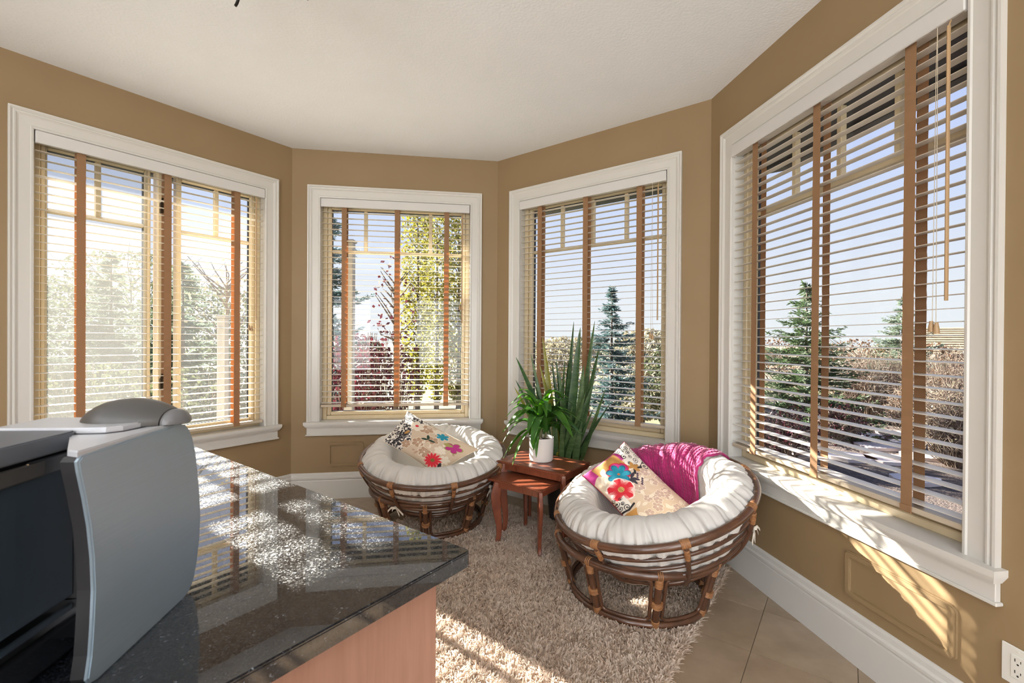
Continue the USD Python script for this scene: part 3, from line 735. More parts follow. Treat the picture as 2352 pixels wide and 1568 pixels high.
MAPLE = mat('stained_maple', {'g': ('geometry', {}), 'mp': ('mapping', {'scale': (26, 26, 1.6)}), 'n': ('noise_texture', {'scale': 2.0, 'detail': 6, 'roughness': .6, 'distortion': .4}), 'n2': ('noise_texture', {'scale': 5, 'detail': 3}), 'r': ('rgb_ramp', {'ramp': [(.3, (.29, .145, .10)), (.7, (.36, .19, .135))]}), 'r2': ('rgb_ramp', {'ramp': [(.35, (.86, .84, .84)), (.65, (1, 1, 1))]}),
                            'mx': ('mix_color', {'blend_type': 'multiply', 'fac': 1.0}), 'p': ('principled_bsdf', {'roughness': .32})},
            [('g.position', 'mp.vector'), ('mp.vector', 'n.vector'), ('g.position', 'n2.vector'), ('n.fac', 'r.fac'), ('n2.fac', 'r2.fac'), ('r.color', 'mx.a'), ('r2.color', 'mx.b'), ('mx.result', 'p.base_color')])
Z_TOP, SLAB = .914, .032
ISL = V(-.0768, .8908, 0)
ISL_A = math.atan2(-D[2][1], -D[2][0])             # local x runs along the far edge (to the left), local y towards the camera
isl_w, isl_d = 1.72, 1.02
it = thing('island_worktop', 'polished black sparkling granite worktop in the left foreground', 'worktop', (ISL[0], ISL[1], Z_TOP - SLAB), ISL_A)
pg = Polygon([(.0, .0), (isl_w, 0), (isl_w, isl_d), (0, isl_d)]).buffer(-.012).buffer(.012, quad_segs=6)
m = MB()
for d, za, zb in ((.0, .004, SLAB - .004), (-.0012, .0015, .004), (-.0035, .0, .0015), (-.0012, SLAB - .004, SLAB - .0015), (-.0035, SLAB - .0015, SLAB)):
    m.prism(pg.buffer(d, quad_segs=4), za, zb)
m.build('slab', GRANITE, it)
ic = thing('island_cabinet', 'reddish stained maple island cabinet under the black granite worktop', 'cabinet', (ISL[0], ISL[1], 0), ISL_A)
o = .050
MB().cbox((o, o - .005, .10), (o + .019, isl_d - o, Z_TOP - SLAB), .0015).build('side_panel', MAPLE, ic)
MB().cbox((o + .019, o, .10), (isl_w - o, isl_d - o, Z_TOP - SLAB - .001), .001).build('body', MAPLE, ic)
MB().box((o + .06, o + .05, 0), (isl_w - o - .05, isl_d - o - .06, .10)).build('toe_kick', HARDWARE, ic)
for j in range(3):
    x = o + .03 + j * .52
    d = MB().cbox((x, o - .021, .13), (x + .51, o - .001, Z_TOP - SLAB - .02), .003); d.build('door', MAPLE, ic)

# ------------------------------------------------------------------ coffee machine
STEEL = mat('brushed_grey_steel', {'g': ('geometry', {}), 'mp': ('mapping', {'scale': (2, 2, 260)}), 'n': ('noise_texture', {'scale': 3, 'detail': 3}), 'r': ('rgb_ramp', {'ramp': [(.3, (.34, .43, .51)), (.7, (.37, .46, .54))]}), 'b': ('bump', {'strength': .03, 'distance': .001}), 'p': ('principled_bsdf', {'roughness': .36, 'metallic': .65})},
            [('g.position', 'mp.vector'), ('mp.vector', 'n.vector'), ('n.fac', 'r.fac'), ('r.color', 'p.base_color'), ('n.fac', 'b.height'), ('b.normal', 'p.normal')])
SILVER = plain('silver_plastic', (.50, .51, .54), .32, metallic=.25)
GREY_PL = plain('grey_satin_plastic', (.060, .058, .057), .34)
LID_PL = plain('slate_lid_plastic', (.095, .105, .125), .42)
NOSE = plain('lid_nose_plastic', (.13, .13, .135), .32)
BLACK_G = plain('gloss_black_plastic', (.012, .014, .018), .05, coat_weight=.5)
BLACK_M = plain('matt_black_plastic', (.016, .016, .018), .45)
CHROME = plain('chrome', (.75, .76, .78), .12, metallic=1.0)
TANK = mat('smoked_tank', {'p': ('principled_bsdf', {'base_color': (.035, .050, .068), 'roughness': .05, 'coat_weight': 1.0, 'coat_ior': 1.9})})
SMOKE = mat('smoked_glass', {'f': ('layer_weight', {'blend': .35}), 't': ('transparent_bsdf', {'color': (.34, .38, .42)}), 'gl': ('glossy_bsdf', {'roughness': .02}), 'm': ('mix_closure', {})}, [('f.fresnel', 'm.fac'), ('t.BSDF', 'm.closure1'), ('gl.BSDF', 'm.closure2')], surface='m.closure')
MD = V(-.11651, .99319, 0)          # away from the camera along the machine's side
cm = thing('coffee_machine', 'grey steel automatic coffee machine standing on the black granite worktop', 'coffee machine', (-.517, .7165, Z_TOP), math.atan2(MD[1], MD[0]))
# local x = t (away from the camera), local y = w (to the left), z up from the worktop
side = [(-.186, .010), (-.181, .035), (-.178, .07), (-.176, .11), (-.178, .15), (-.183, .19), (-.190, .225), (-.198, .258), (-.200, .270), (-.194, .2755), (-.12, .2775), (-.04, .2785), (-.012, .2785), (.006, .274), (.017, .264), (.026, .248), (.034, .225), (.041, .190), (.047, .150), (.050, .112), (.047, .075), (.040, .040), (.030, .014), (.018, .003), (.002, .0), (-.17, .0), (-.182, .003)]
sp = Polygon(side)
to_side = np.array([[1, 0, 0, 0], [0, 0, 1, 0], [0, 1, 0, 0], [0, 0, 0, 1.0]])   # drawing (x, z), thickness along y


def side_prism(m, poly, w0, w1):
    q = trimesh.creation.extrude_polygon(poly, w1 - w0); q.apply_translation((0, 0, w0)); v = trimesh.transform_points(q.vertices, to_side)
    m.add(v, np.asarray(q.faces)[:, ::-1]); return m


m = MB()
for d, a, b in ((-.0025, 0, .001), (.0, .001, .004)): side_prism(m, sp.buffer(d), a, b)
m.build('side_panel', STEEL, cm, label='blue-grey brushed steel side panel')
m = MB(); side_prism(m, sp.buffer(-.0015), .004, .020); m.build('inner_wing', BLACK_M, cm)
body = sp.buffer(-.003).intersection(sbox(-.088, 0, .2, .4))
m = MB(); side_prism(m, body, .020, .204); m.build('body', BLACK_M, cm)
m = MB(); side_prism(m, sp, .204, .216); m.build('side_panel', STEEL, cm)
# pale top deck with its dark seam, and the raised cup tray
m = MB(); deck = Polygon([(-.199, .0015), (-.190, .020), (-.098, .088), (-.085, .204), (.0, .204), (.008, .19), (.008, .014), (.0, .0015)]); m.prism(deck.buffer(-.001), .2745, .2800); m.prism(deck.buffer(-.003), .2800, .2812); m.build('top_deck', SILVER, cm)
seam = Polygon([(-.096, .085), (-.094, .046), (-.080, .032), (-.002, .014), (.003, .195), (-.09, .195)])
m = MB(); m.prism(seam.buffer(.0015), .2805, .2822); m.build('seam', BLACK_M, cm)
m = MB(); m.prism(seam.buffer(-.0022), .2812, .2880); m.prism(seam.buffer(-.0045), .2880, .2892); m.build('cup_tray', SILVER, cm)
# bean hopper lid: a long dome across the top with a paler nose
def dome(u0, u1):
    nu, nv = 40, 28; v = []
    for i in range(nu):
        q = u0 + (u1 - u0) * i / (nu - 1)           # 0 at the left tip, 1 at the nose
        w = .130 - q * .142
        b = max(0.0, math.sin(min(max(q, 0), 1) ** .80 * PI) ** .62); b = max(b, .02)
        if q > .86: b = max(.02, (max(0, 1 - ((q - .86) / .14) ** 2)) ** .5 * math.sin(.86 ** .80 * PI) ** .62 * 1.06)
        for j in range(nv):
            a = 2 * PI * j / nv; x = -.010 + .056 * b * math.cos(a); zz = math.sin(a)
            v.append((x, w, .2800 + (.035 * b * zz if zz > 0 else .006 * b * zz) + .004 * b))
    v = np.array(v); f = grid_faces(nu, nv, False, True)
    v = np.vstack([v, v[:nv].mean(0), v[-nv:].mean(0)]); k = np.arange(nv); k2 = (k + 1) % nv
    return v, np.vstack([f, np.stack([np.full(nv, nu * nv), k2, k], 1), np.stack([np.full(nv, nu * nv + 1), (nu - 1) * nv + k, (nu - 1) * nv + k2], 1)])
MB().add(*dome(0.0, .835)).build('hopper_lid', GREY_PL, cm, smooth=50)
MB().add(*dome(.843, 1.0)).build('lid_nose', NOSE, cm, smooth=50, label='paler rounded nose of the hopper lid')
# front unit: smoked tank, dark lid, chrome drip tray
m = MB(); m.cbox((-.43, .094, .075), (-.088, .204, .262), .004); m.build('brew_unit', BLACK_M, cm)
MB().cbox((-.445, .089, .062), (-.0885, .0935, .250), .0015).build('tank', TANK, cm, label='smoked glossy water tank side')
MB().cbox((-.160, .0850, .238), (-.092, .0885, .260), .002).build('tank_clip', CHROME, cm)
MB().cbox((-.30, .0845, .238), (-.135, .0885, .258), .006).build('tank_grip', GREY_PL, cm)
m = MB(); lidp = Polygon([(-.46, .080), (-.10, .080), (-.082, .090), (-.082, .20), (-.46, .20)]).buffer(-.006).buffer(.006)
m.prism(lidp.buffer(-.002), .264, .266); m.prism(lidp, .266, .2850); m.prism(lidp.buffer(-.0025), .2850, .2865); m.build('front_lid', LID_PL, cm)
m = MB(); m.cbox((-.50, .070, .0), (-.0885, .20, .046), .006); m.build('drip_tray', BLACK_G, cm)
m = MB(); m.cbox((-.502, .066, .046), (-.0885, .202, .057), .004); m.build('tray_rim', CHROME, cm)
# ------------------------------------------------------------------ cushions with printed flowers
def ssm(a, b, x): t = np.clip((x - a) / (b - a), 0, 1); return t * t * (3 - 2 * t)


class Print:
    """Paints flat print on a grid of cloth points (metres from the lower left corner)."""
    def __init__(s, X, Y, ground): s.X, s.Y = X, Y; s.c = np.zeros(X.shape + (3,)) + np.array(ground)

    def put(s, mask, col): mask = np.clip(mask, 0, 1)[..., None]; s.c = s.c * (1 - mask) + np.array(col) * mask

    def polar(s, x, y, rot=0): dx, dy = s.X - x, s.Y - y; return np.hypot(dx, dy), np.arctan2(dy, dx) - rot

    def flower(s, x, y, r, n, col, core=None, core_r=.22, rot=0, sharp=.45, edge=None, vein=None, fray=0.0):
        R, T = s.polar(x, y, rot)
        lim = r * (1 - sharp + sharp * np.abs(np.cos(n * T / 2)) ** .6)
        if fray: lim = lim * (1 + fray * np.sin(T * 37) * np.sin(T * 23 + 1))
        if edge is not None: s.put(ssm(lim * 1.14 + .001, lim * 1.10, R), edge)
        s.put(ssm(lim + .0006, lim - .0006, R), col)
        if vein is not None: s.put((np.abs(np.sin(n * T / 2 + PI / 2)) < .13) * (R < lim * .8) * (R > r * .15), vein)
        if core is not None: s.put(ssm(r * core_r + .0006, r * core_r - .0006, R), core)

    def leaf(s, x, y, L, w, rot, col, vein=None):
        dx, dy = s.X - x, s.Y - y; u = (dx * math.cos(rot) + dy * math.sin(rot)) / L; v = (-dx * math.sin(rot) + dy * math.cos(rot))
        hw = w * np.clip(4 * u * (1 - u), 0, 1) ** .75
        s.put((u > 0) * (u < 1) * ssm(hw + .0005, hw - .0005, np.abs(v)), col)
        if vein is not None: s.put((u > .08) * (u < .9) * (np.abs(v) < .0009), vein)

    def scroll(s, x, y, r, col, turns=2.0, w=.0016, hand=1, rot=0):
        R, T = s.polar(x, y, rot); T = hand * T
        k = R / r * turns - T / (2 * PI); d = np.abs(k - np.round(k)) * r / turns
        s.put((R < r) * ssm(w + .0005, w - .0003, d * (1.0)) , col); s.put(ssm(w * 1.8, w * 1.3, R), col)

    def line(s, pts, w, col):
        best = np.full(s.X.shape, 9.0)
        for (a, b), (c, d) in zip(pts[:-1], pts[1:]):
            L2 = (c - a) ** 2 + (d - b) ** 2; t = np.clip(((s.X - a) * (c - a) + (s.Y - b) * (d - b)) / L2, 0, 1)
            best = np.minimum(best, np.hypot(s.X - a - t * (c - a), s.Y - b - t * (d - b)))
        s.put(ssm(w + .0006, w - .0004, best), col)


CREAM, BEIGE, TAUPE, INK = srgb(226, 214, 196), srgb(205, 184, 160), srgb(176, 142, 116), srgb(38, 33, 38)
RED, PINKC, TEAL, OCHRE, MAGENTA, GREEN = srgb(205, 30, 48), srgb(222, 120, 112), srgb(10, 135, 160), srgb(180, 130, 66), srgb(176, 44, 122), srgb(38, 60, 46)


def scrollwork(p, x0, x1, y0, y1, seed, r0=.011, r1=.022, n=60, ws=(.0018, .0024), turns=(1.5, 1.9)):
    rr = random.Random(seed); got = []
    for _ in range(n * 12):
        r = rr.uniform(r0, r1); x, y = rr.uniform(x0, x1), rr.uniform(y0, y1)
        if all(math.hypot(x - a, y - b) > (r + c) * .93 for a, b, c in got):
            got.append((x, y, r)); p.scroll(x, y, r * .95, INK, rr.choice(turns), rr.choice(ws), rr.choice([-1, 1]), rr.uniform(0, 6))
        if len(got) >= n: break


def print_far(X, Y, W, H):
    """Black scrolls at one end, taupe blossoms, a red, a teal and a pink flower."""
    p = Print(X, Y, srgb(228, 222, 214))
    p.put(ssm(.01, -.01, X - .17 - .02 * np.sin(Y * 20)) * .0, INK); scrollwork(p, 0, .21, 0, H, 3, .020, .042, 60, (.0034, .0042, .0055), (1.2, 1.5)); scrollwork(p, 0, .19, 0, H, 5, .009, .016, 90, (.0024, .0030), (1.0, 1.3))
    for x, y0 in ((.075, .02), (.135, .20)): p.line([(x, y0), (x + .02, y0 + .06), (x - .005, y0 + .13)], .007, INK)
    for k in range(9): p.line([(.095, .08 + k * .013), (.125, .085 + k * .013)], .0040, INK)
    p.put((X > .16 + .03 * np.sin(Y * 22)) * 1.0, BEIGE)
    rr = random.Random(8)
    for (x, y, r, n, c) in ((.20, .27, .050, 6, TAUPE), (.235, .12, .046, 6, TAUPE), (.30, .20, .040, 5, TAUPE), (.32, .08, .045, 7, TAUPE), (.39, .16, .036, 6, CREAM), (.17, .06, .034, 6, TAUPE), (.27, .31, .034, 5, CREAM), (.40, .05, .038, 6, TAUPE), (.46, .12, .032, 6, CREAM)):
        p.flower(x, y, r, n, c, core=CREAM, core_r=.14, rot=rr.uniform(0, 1), edge=CREAM, vein=CREAM if c is TAUPE else BEIGE)
    for _ in range(26): p.leaf(rr.uniform(.17, .48), rr.uniform(.02, H - .03), rr.uniform(.025, .045), rr.uniform(.006, .010), rr.uniform(0, 6.28), rr.choice([CREAM, TAUPE, BEIGE]), BEIGE)
    for a in (.2, 2.2, 3.6): p.leaf(.275, .185, .05, .010, a, GREEN)
    p.flower(.135, .255, .048, 6, CREAM, core=RED, core_r=.26, edge=srgb(240, 232, 220)); p.flower(.315, .285, .040, 6, TEAL, edge=CREAM, sharp=.6)
    p.flower(.425, .245, .050, 5, MAGENTA, edge=srgb(150, 150, 80), sharp=.55, rot=.4); p.leaf(.36, .235, .06, .016, .3, srgb(160, 150, 84))
    p.flower(.405, .065, .056, 13, RED, core=srgb(120, 100, 40), core_r=.26, edge=PINKC, fray=.10); p.leaf(.105, .13, .055, .012, 1.3, OCHRE); p.leaf(.475, .04, .05, .012, 1.9, INK)
    return p.c


def print_near(X, Y, W, H):
    """A big red poppy, a teal flower, ochre shapes, black scrolls in two corners and pale taupe blossoms."""
    p = Print(X, Y, BEIGE)
    rr = random.Random(4)
    for _ in range(30): p.flower(rr.uniform(.20, W), rr.uniform(.10, H), rr.uniform(.022, .036), rr.choice([5, 6]), srgb(186, 160, 146), core=CREAM, core_r=.16, rot=rr.uniform(0, 3), edge=CREAM, vein=CREAM)
    for _ in range(20): p.leaf(rr.uniform(.22, W - .02), rr.uniform(.12, H), rr.uniform(.03, .05), .009, rr.uniform(0, 6.28), CREAM, BEIGE)
    p.put(ssm(.0, -.004, X - .115 + .03 * np.sin(Y * 30)) * (Y < .27), MAGENTA)
    p.put(ssm(.02, .0, X + .35 * (Y - .0)) * 1.0, PINKC)
    q = X + .010 * np.sin(Y * 150) - .085 - .02 * np.sin(Y * 9); p.put(ssm(.002, -.002, q) * (Y > .055) * (Y < .24) * (X > .012), OCHRE)
    p.put((Y > .245 + .02 * np.sin(X * 30)) * (X < .17), srgb(232, 226, 214)); scrollwork(p, .0, .165, .262, H, 6, .013, .024, 46)
    p.line([(.165, .345), (.185, .30), (.17, .262), (.20, .235)], .007, INK); p.put(((X - .19) ** 2 + (Y - .335) ** 2 < .022 ** 2) * 1.0, CREAM); p.scroll(.19, .335, .02, INK, 1.2, .003)
    for a in (.5, 1.6, 2.7, 3.9): p.leaf(.165, .255, .045, .012, a, OCHRE)
    p.flower(.135, .165, .066, 5, MAGENTA, rot=.5, edge=RED, sharp=.2); p.flower(.150, .150, .068, 7, TEAL, core=srgb(190, 110, 60), core_r=.13, edge=srgb(20, 95, 120), sharp=.5, rot=.2)
    for a in (-.6, .1, .8, 2.0): p.leaf(.215, .185, .055, .010, a, srgb(52, 46, 58))
    for k in range(9): p.flower(.20 + .010 * k, .215 + .010 * ((k * 3) % 4), .0065, 1, srgb(60, 44, 66), sharp=.0)
    for x, y, a in ((.10, .07, 1.2), (.13, .045, 1.0), (.165, .035, 1.5)): p.leaf(x, y, .06, .016, a + 1.2, CREAM, BEIGE)
    p.flower(.245, .085, .086, 5, srgb(236, 220, 210), rot=.25, sharp=.28); p.flower(.245, .085, .078, 5, RED, rot=.25, sharp=.34, fray=.05)
    R, T = p.polar(.245, .085); p.put(.75 * ssm(.030, .072, R) * (R < .08) * (np.abs(np.sin(T * 29)) > .35) * (np.cos(5 * (T - .25)) < .2), srgb(238, 190, 184))
    p.put(ssm(.0195, .018, R), srgb(206, 168, 96)); p.put((R < .018) * (np.sin(X * 900) * np.sin(Y * 840) > .35), srgb(122, 78, 30))
    p.put((X > .31 - .4 * Y) * (X < .385 - .3 * Y) * (Y < .07), srgb(234, 228, 218)); scrollwork(p, .27, .365, .0, .055, 9, .012, .022, 8); p.line([(.365, .0), (.375, .04), (.36, .085)], .006, INK)
    p.put(ssm(.0, .004, X - .385) * (Y < .075 + .012 * np.sin(X * 55)), OCHRE); p.put(ssm(.012, .0, np.hypot(X - W, Y - .05) - .05), PINKC); p.leaf(.42, .075, .075, .022, .2, CREAM, BEIGE)
    return p.c


PRINT = mat('printed_cotton', {'a': ('attribute', {'attribute': 'paint'}), 'g': ('geometry', {}), 'n': ('noise_texture', {'scale': 700, 'detail': 2}), 'b': ('bump', {'strength': .12, 'distance': .0005}), 'p': ('principled_bsdf', {'roughness': .8, 'sheen_weight': .1})},
            [('a.color', 'p.base_color'), ('g.position', 'n.vector'), ('n.fac', 'b.height'), ('b.normal', 'p.normal')])


def make_pillow(label, A, Bv, C, Dv, W, H, thick, painter, back, seed, nu=300, nv=210):
    """Corners A (lower left), B (lower right), C (upper right), D (upper left) of the front seam line."""
    A, Bv, C, Dv = map(lambda q: V(*q), (A, Bv, C, Dv))
    n = np.cross(Bv - A, Dv - A); n /= np.linalg.norm(n)
    if n[1] > 0: n = -n
    u, v = np.meshgrid(np.linspace(0, 1, nu), np.linspace(0, 1, nv), indexing='ij')
    pull = .035 * (4 * u * (1 - u)) * (4 * v * (1 - v)) ** 0
    uu = u + .030 * (1 - 2 * u) * (4 * v * (1 - v)) ** 1.0 * 1.0; vv = v + .045 * (1 - 2 * v) * (4 * u * (1 - u)) ** 1.0
    P = (A[None, None] * ((1 - uu) * (1 - vv))[..., None] + Bv * (uu * (1 - vv))[..., None] + C * (uu * vv)[..., None] + Dv * ((1 - uu) * vv)[..., None])
    puff = (np.clip(4 * u * (1 - u), 0, 1) ** .5) * (np.clip(4 * v * (1 - v), 0, 1) ** .5)
    q = np.stack([u * 5, v * 4, 0 * u], -1).reshape(-1, 3)
    wr = (meshkit.fbm(q, 3, seed) - .5).reshape(u.shape) * .016 * np.clip(puff * 3, 0, 1)
    c = ((A + Bv + C + Dv) / 4)
    t = thing('throw_pillow', label, 'pillow', c)
    col = painter(u * W, v * H, W, H)
    F = P + n * (puff * thick * .5 + wr)[..., None] - c; Bk = P - n * (puff * thick * .5)[..., None] - c
    f = grid_faces(nu, nv)
    m = MB().add(F.reshape(-1, 3), f if np.dot(np.cross(F[1, 0] - F[0, 0], F[0, 1] - F[0, 0]), n) > 0 else f[:, ::-1])
    m.build('front', PRINT, t, smooth=True, paint=col.reshape(-1, 3))
    k = 3; Bs = Bk[::k, ::k]
    f = grid_faces(*Bs.shape[:2]); MB().add(Bs.reshape(-1, 3), f[:, ::-1]).build('back', back, t, smooth=True)
    # piped edge
    e = np.vstack([P[:, 0], P[-1, 1:], P[::-1, -1][1:], P[0, ::-1][1:-1]]) - c
    MB().tube(e[::4], .0022, 6, closed=True).build('seam', back, t)
    return t


def px(x, y, depth):
    """A point seen at that place in the photograph, at that distance ahead of the camera (measured from the picture)."""
    r = RIGHT * (x - 1176) / FPX + UP * (784 - y) / FPX + _f
    return EYE + r * depth


BACK_RED = plain('pillow_back_red', srgb(150, 20, 40), .8)
BACK_CREAM = plain('pillow_back_cream', CREAM, .8)
make_pillow('floral pillow with black scrolls at its raised corner, in the further round chair', px(880, 1013, 3.28), px(1002, 1092, 3.10), px(1100, 1032, 3.28), px(936, 944, 3.46), .50, .36, .13, print_far, BACK_CREAM, 3)
make_pillow('floral pillow with a big red poppy and a teal flower, in the nearer round chair', px(1337, 1092, 2.58), px(1464, 1226, 2.34), px(1604, 1176, 2.46), px(1434, 1014, 2.70), .52, .37, .14, print_near, BACK_RED, 5)

# ------------------------------------------------------------------ knitted throw over the back of the nearer chair
THROW = mottled('magenta_knit_wool', srgb(132, 0, 76), srgb(156, 6, 92), scale=30, rough=.8, sheen_weight=.35)
v_, th_, t_ = cushion_surface(C2['R'], C2['Rs'], 21, 420, 120)
PRF = v_.mean(0) if False else None
pr_r, pr_z = np.hypot(v_[..., 0], v_[..., 1]), v_[..., 2]
def throw_point(th, s):
    """Just outside the cushion: angle th about the bowl axis, s along the cushion's profile."""
    i = (th % (2 * PI)) / (2 * PI) * 420; i0 = np.floor(i).astype(int) % 420; i1 = (i0 + 1) % 420; fi = i - np.floor(i)
    j = np.clip(np.interp(s, t_, np.arange(120)), 0, 118.999); j0 = j.astype(int); fj = j - j0
    sm = lambda A: (A[i0, j0] * (1 - fi) * (1 - fj) + A[i1, j0] * fi * (1 - fj) + A[i0, j0 + 1] * (1 - fi) * fj + A[i1, j0 + 1] * fi * fj)
    return np.stack([sm(pr_r) * np.cos(th), sm(pr_r) * np.sin(th), sm(pr_z)], -1)


def make_throw():
    nu, ns = 300, 290
    a = np.radians(np.linspace(175, 252, nu)); s_in, s_out = .19, np.interp(.47, PRF_R, PRF_S)
    A, S = np.meshgrid(a, np.linspace(s_in, s_out, ns), indexing='ij')
    edge = .012 * np.sin(S * 40) + .02 * np.sin(S * 9 + 1)
    A = A + edge * np.clip((np.radians(215) - A) / .6, -1, 1)
    S2 = S + .012 * np.sin(A * 21) * np.exp(-((S - s_in) / .06) ** 2)
    P = throw_point(A, S2)
    # unit normals of the sheet
    du, dv = np.gradient(P, axis=0), np.gradient(P, axis=1); n = np.cross(du, dv); n /= np.maximum(np.linalg.norm(n, axis=-1, keepdims=True), 1e-9)
    if n[nu // 2, ns // 2, 2] < 0: n = -n
    arc = (A - a[0]) * .36; d = S
    fold = .010 * np.clip(np.sin(arc * 30 + d * 5), 0, 1) ** 2 + .018 * np.exp(-((arc - .30 + .25 * (d - .3)) / .035) ** 2)
    u, v = arc / .021, d / .017
    vee = v + .55 * np.abs((u % 1) - .5) * 2
    knit = .0036 * np.abs(np.sin(PI * u)) ** .55 + .0034 * np.abs(np.sin(PI * vee)) ** .6 * np.abs(np.sin(PI * u)) ** .4
    off = .010 + fold + knit
    Q = P + n * off[..., None]
    U = P + n * (.003 + fold * .9)[..., None]
    t = thing('knitted_throw', 'magenta chunky knitted throw draped over the back of the nearer round chair', 'blanket', (C2['ctr'][0], C2['ctr'][1], 0))
    f = grid_faces(nu, ns)
    m = MB(); m.add(trimesh.transform_points(Q.reshape(-1, 3), B2), f)
    k = 4; Us = U[::k, ::k]; m.add(trimesh.transform_points(Us.reshape(-1, 3), B2), grid_faces(*Us.shape[:2])[:, ::-1])
    m.build('knit', THROW, t, smooth=True)
    m = MB()
    for e in (Q[0], Q[-1], Q[:, 0], Q[:, -1]):
        e = e - np.array([0, 0, .004]); e = e[::6]
        m.tube(trimesh.transform_points(e, B2), .0075 + .002 * (np.arange(len(e)) % 2), 8)
    m.build('edging', THROW, t, smooth=True)


PRF_R, PRF_S = pr_r.mean(0)[20:75], t_[20:75]
_o = np.argsort(PRF_R); PRF_R, PRF_S = PRF_R[_o], PRF_S[_o]
make_throw()

# ------------------------------------------------------------------ plants
POT_W = plain('white_ceramic', (.74, .73, .71), .22)
POT_G = plain('dark_grey_plastic_pot', (.035, .036, .038), .35)
SOIL = mottled('potting_soil', (.018, .011, .007), (.05, .032, .02), scale=120, rough=.95, bump=.6, bscale=150, dist=.004)
DRAC = [leafy('dracaena_leaf_a', (.07, .20, .025), (.30, .50, .10), .38, .28, tcol=(.28, .52, .03)), leafy('dracaena_leaf_b', (.045, .15, .022), (.16, .34, .055), .34, .28, tcol=(.20, .42, .03))]
SNAKE = [mat(f'snake_plant_leaf_{i}', {'g': ('texture_coordinate', {}), 'mp': ('mapping', {'scale': (6, 6, 26)}), 'n': ('noise_texture', {'scale': 1.6, 'detail': 4, 'distortion': 1.2}), 'r': ('rgb_ramp', {'ramp': [(.35, c1), (.62, c2)]}), 'p': ('principled_bsdf', {'roughness': .35}), 't': ('translucent_bsdf', {'color': c3}), 'm': ('mix_closure', {'fac': .22})},
             [('g.object', 'mp.vector'), ('mp.vector', 'n.vector'), ('n.fac', 'r.fac'), ('r.color', 'p.base_color'), ('p.BSDF', 'm.closure1'), ('t.BSDF', 'm.closure2')], surface='m.closure')
         for i, (c1, c2, c3) in enumerate([((.026, .072, .026), (.075, .145, .050), (.16, .30, .05)), ((.045, .10, .034), (.12, .20, .07), (.22, .34, .06)), ((.20, .20, .025), (.30, .28, .04), (.50, .45, .05))])]


def blade(path, width, side, fold=.25, n=18, tip=.0, base=.45, thick=.0006):
    """A leaf: a strip along the path, folded on its midrib, tapering to a point."""
    P = np.asarray(path, float); L = np.concatenate([[0], np.cumsum(np.linalg.norm(np.diff(P, axis=0), axis=1))]); q = np.linspace(0, 1, n)
    Q = np.stack([np.interp(q * L[-1], L, P[:, k]) for k in range(3)], 1)
    T = np.gradient(Q, axis=0); T /= np.linalg.norm(T, axis=1, keepdims=True)
    s = np.asarray(side, float); S = s - T * (T @ s)[:, None]; S /= np.linalg.norm(S, axis=1, keepdims=True); Nn = np.cross(S, T)
    w = width * np.minimum(1, (base + (1 - base) * np.clip(q / .35, 0, 1))) * np.clip((1 - q) / .42, 0, 1) ** .62
    w[-1] = .0004
    up = Nn * (np.abs(w) * fold)[:, None]
    Lf, Rt = Q - S * w[:, None] + up, Q + S * w[:, None] + up; b = Nn * thick
    v = np.stack([Lf, Q, Rt, Rt - b, Q - b, Lf - b], 1).reshape(-1, 3)
    f = grid_faces(n, 6, False, True)
    return v, np.vstack([f, [(0, 1, 5), (1, 4, 5), (1, 2, 3), (1, 3, 4)]])


def arch(p, az, reach, rise, droop, n=16):
    """Path that leaves p upwards, arches over and hangs."""
    t = np.linspace(0, 1, n); d = V(math.cos(az), math.sin(az), 0)
    return p + d * (reach * t ** 1.15)[:, None] + V(0, 0, 1) * (rise * np.sin(np.minimum(t * 1.45, 1.0) * PI / 2) - droop * np.clip(t - .30, 0, 1) ** 2 * 2.0)[:, None]


# dracaena in the white pot on the table
PC = V(.205, 3.118, .500)
dp = thing('potted_dracaena', 'arching green dracaena in a white cylinder pot on the cherry table', 'plant', PC)
m = MB(); m.lathe([(.0, .002), (.076, .002), (.078, .006), (.0815, .0100), (.0865, .158), (.0855, .161), (.081, .161), (.079, .150), (.076, .02), (.0, .02)], 48); m.build('pot', POT_W, dp, smooth=40)
m = MB(); m.lathe([(.0, .147), (.04, .150), (.0785, .145), (.0785, .12), (0, .12)], 28); m.build('soil', SOIL, dp, smooth=40)
rr = random.Random(12)
heads = [(V(-.018, -.012, .15), V(-.022, -.02, .25)), (V(.026, .012, .15), V(.035, .01, .22)), (V(.0, .03, .15), V(-.005, .035, .29))]
m = MB()
for a, b in heads: m.tube([a, (a + b) / 2 + V(.004, 0, 0), b], [.009, .008, .006], 8)
m.build('stem', plain('dracaena_stem', (.14, .13, .06), .6), dp, smooth=True)
for hi, (a, b) in enumerate(heads):
    k = (15, 13, 13)[hi]
    for i in range(k):
        az = i * 2.39996 + hi + rr.uniform(-.2, .2); q = i / k
        z0 = a + (b - a) * (.45 + .55 * q)
        rise = .07 + .15 * q + rr.uniform(-.02, .03); reach = (.28 - .10 * q) + rr.uniform(-.03, .06); droop = (.17 - .09 * q) * rr.uniform(.5, 1.3)
        path = arch(z0, az, reach, rise, droop) + V(0, 0, 1) * (.012 * np.sin(np.linspace(0, 1, 16) * 7 + i))[:, None] + V(-math.sin(az), math.cos(az), 0) * (rr.uniform(-.05, .05) * np.linspace(0, 1, 16) ** 2)[:, None]
        sd = V(-math.sin(az), math.cos(az), .25 * rr.uniform(-1, 1))
        v, f = blade(path, rr.uniform(.022, .033), sd, fold=-.30, n=16)
        MB().add(v, f).build('leaf', DRAC[(i + hi) % 2], dp, smooth=60)
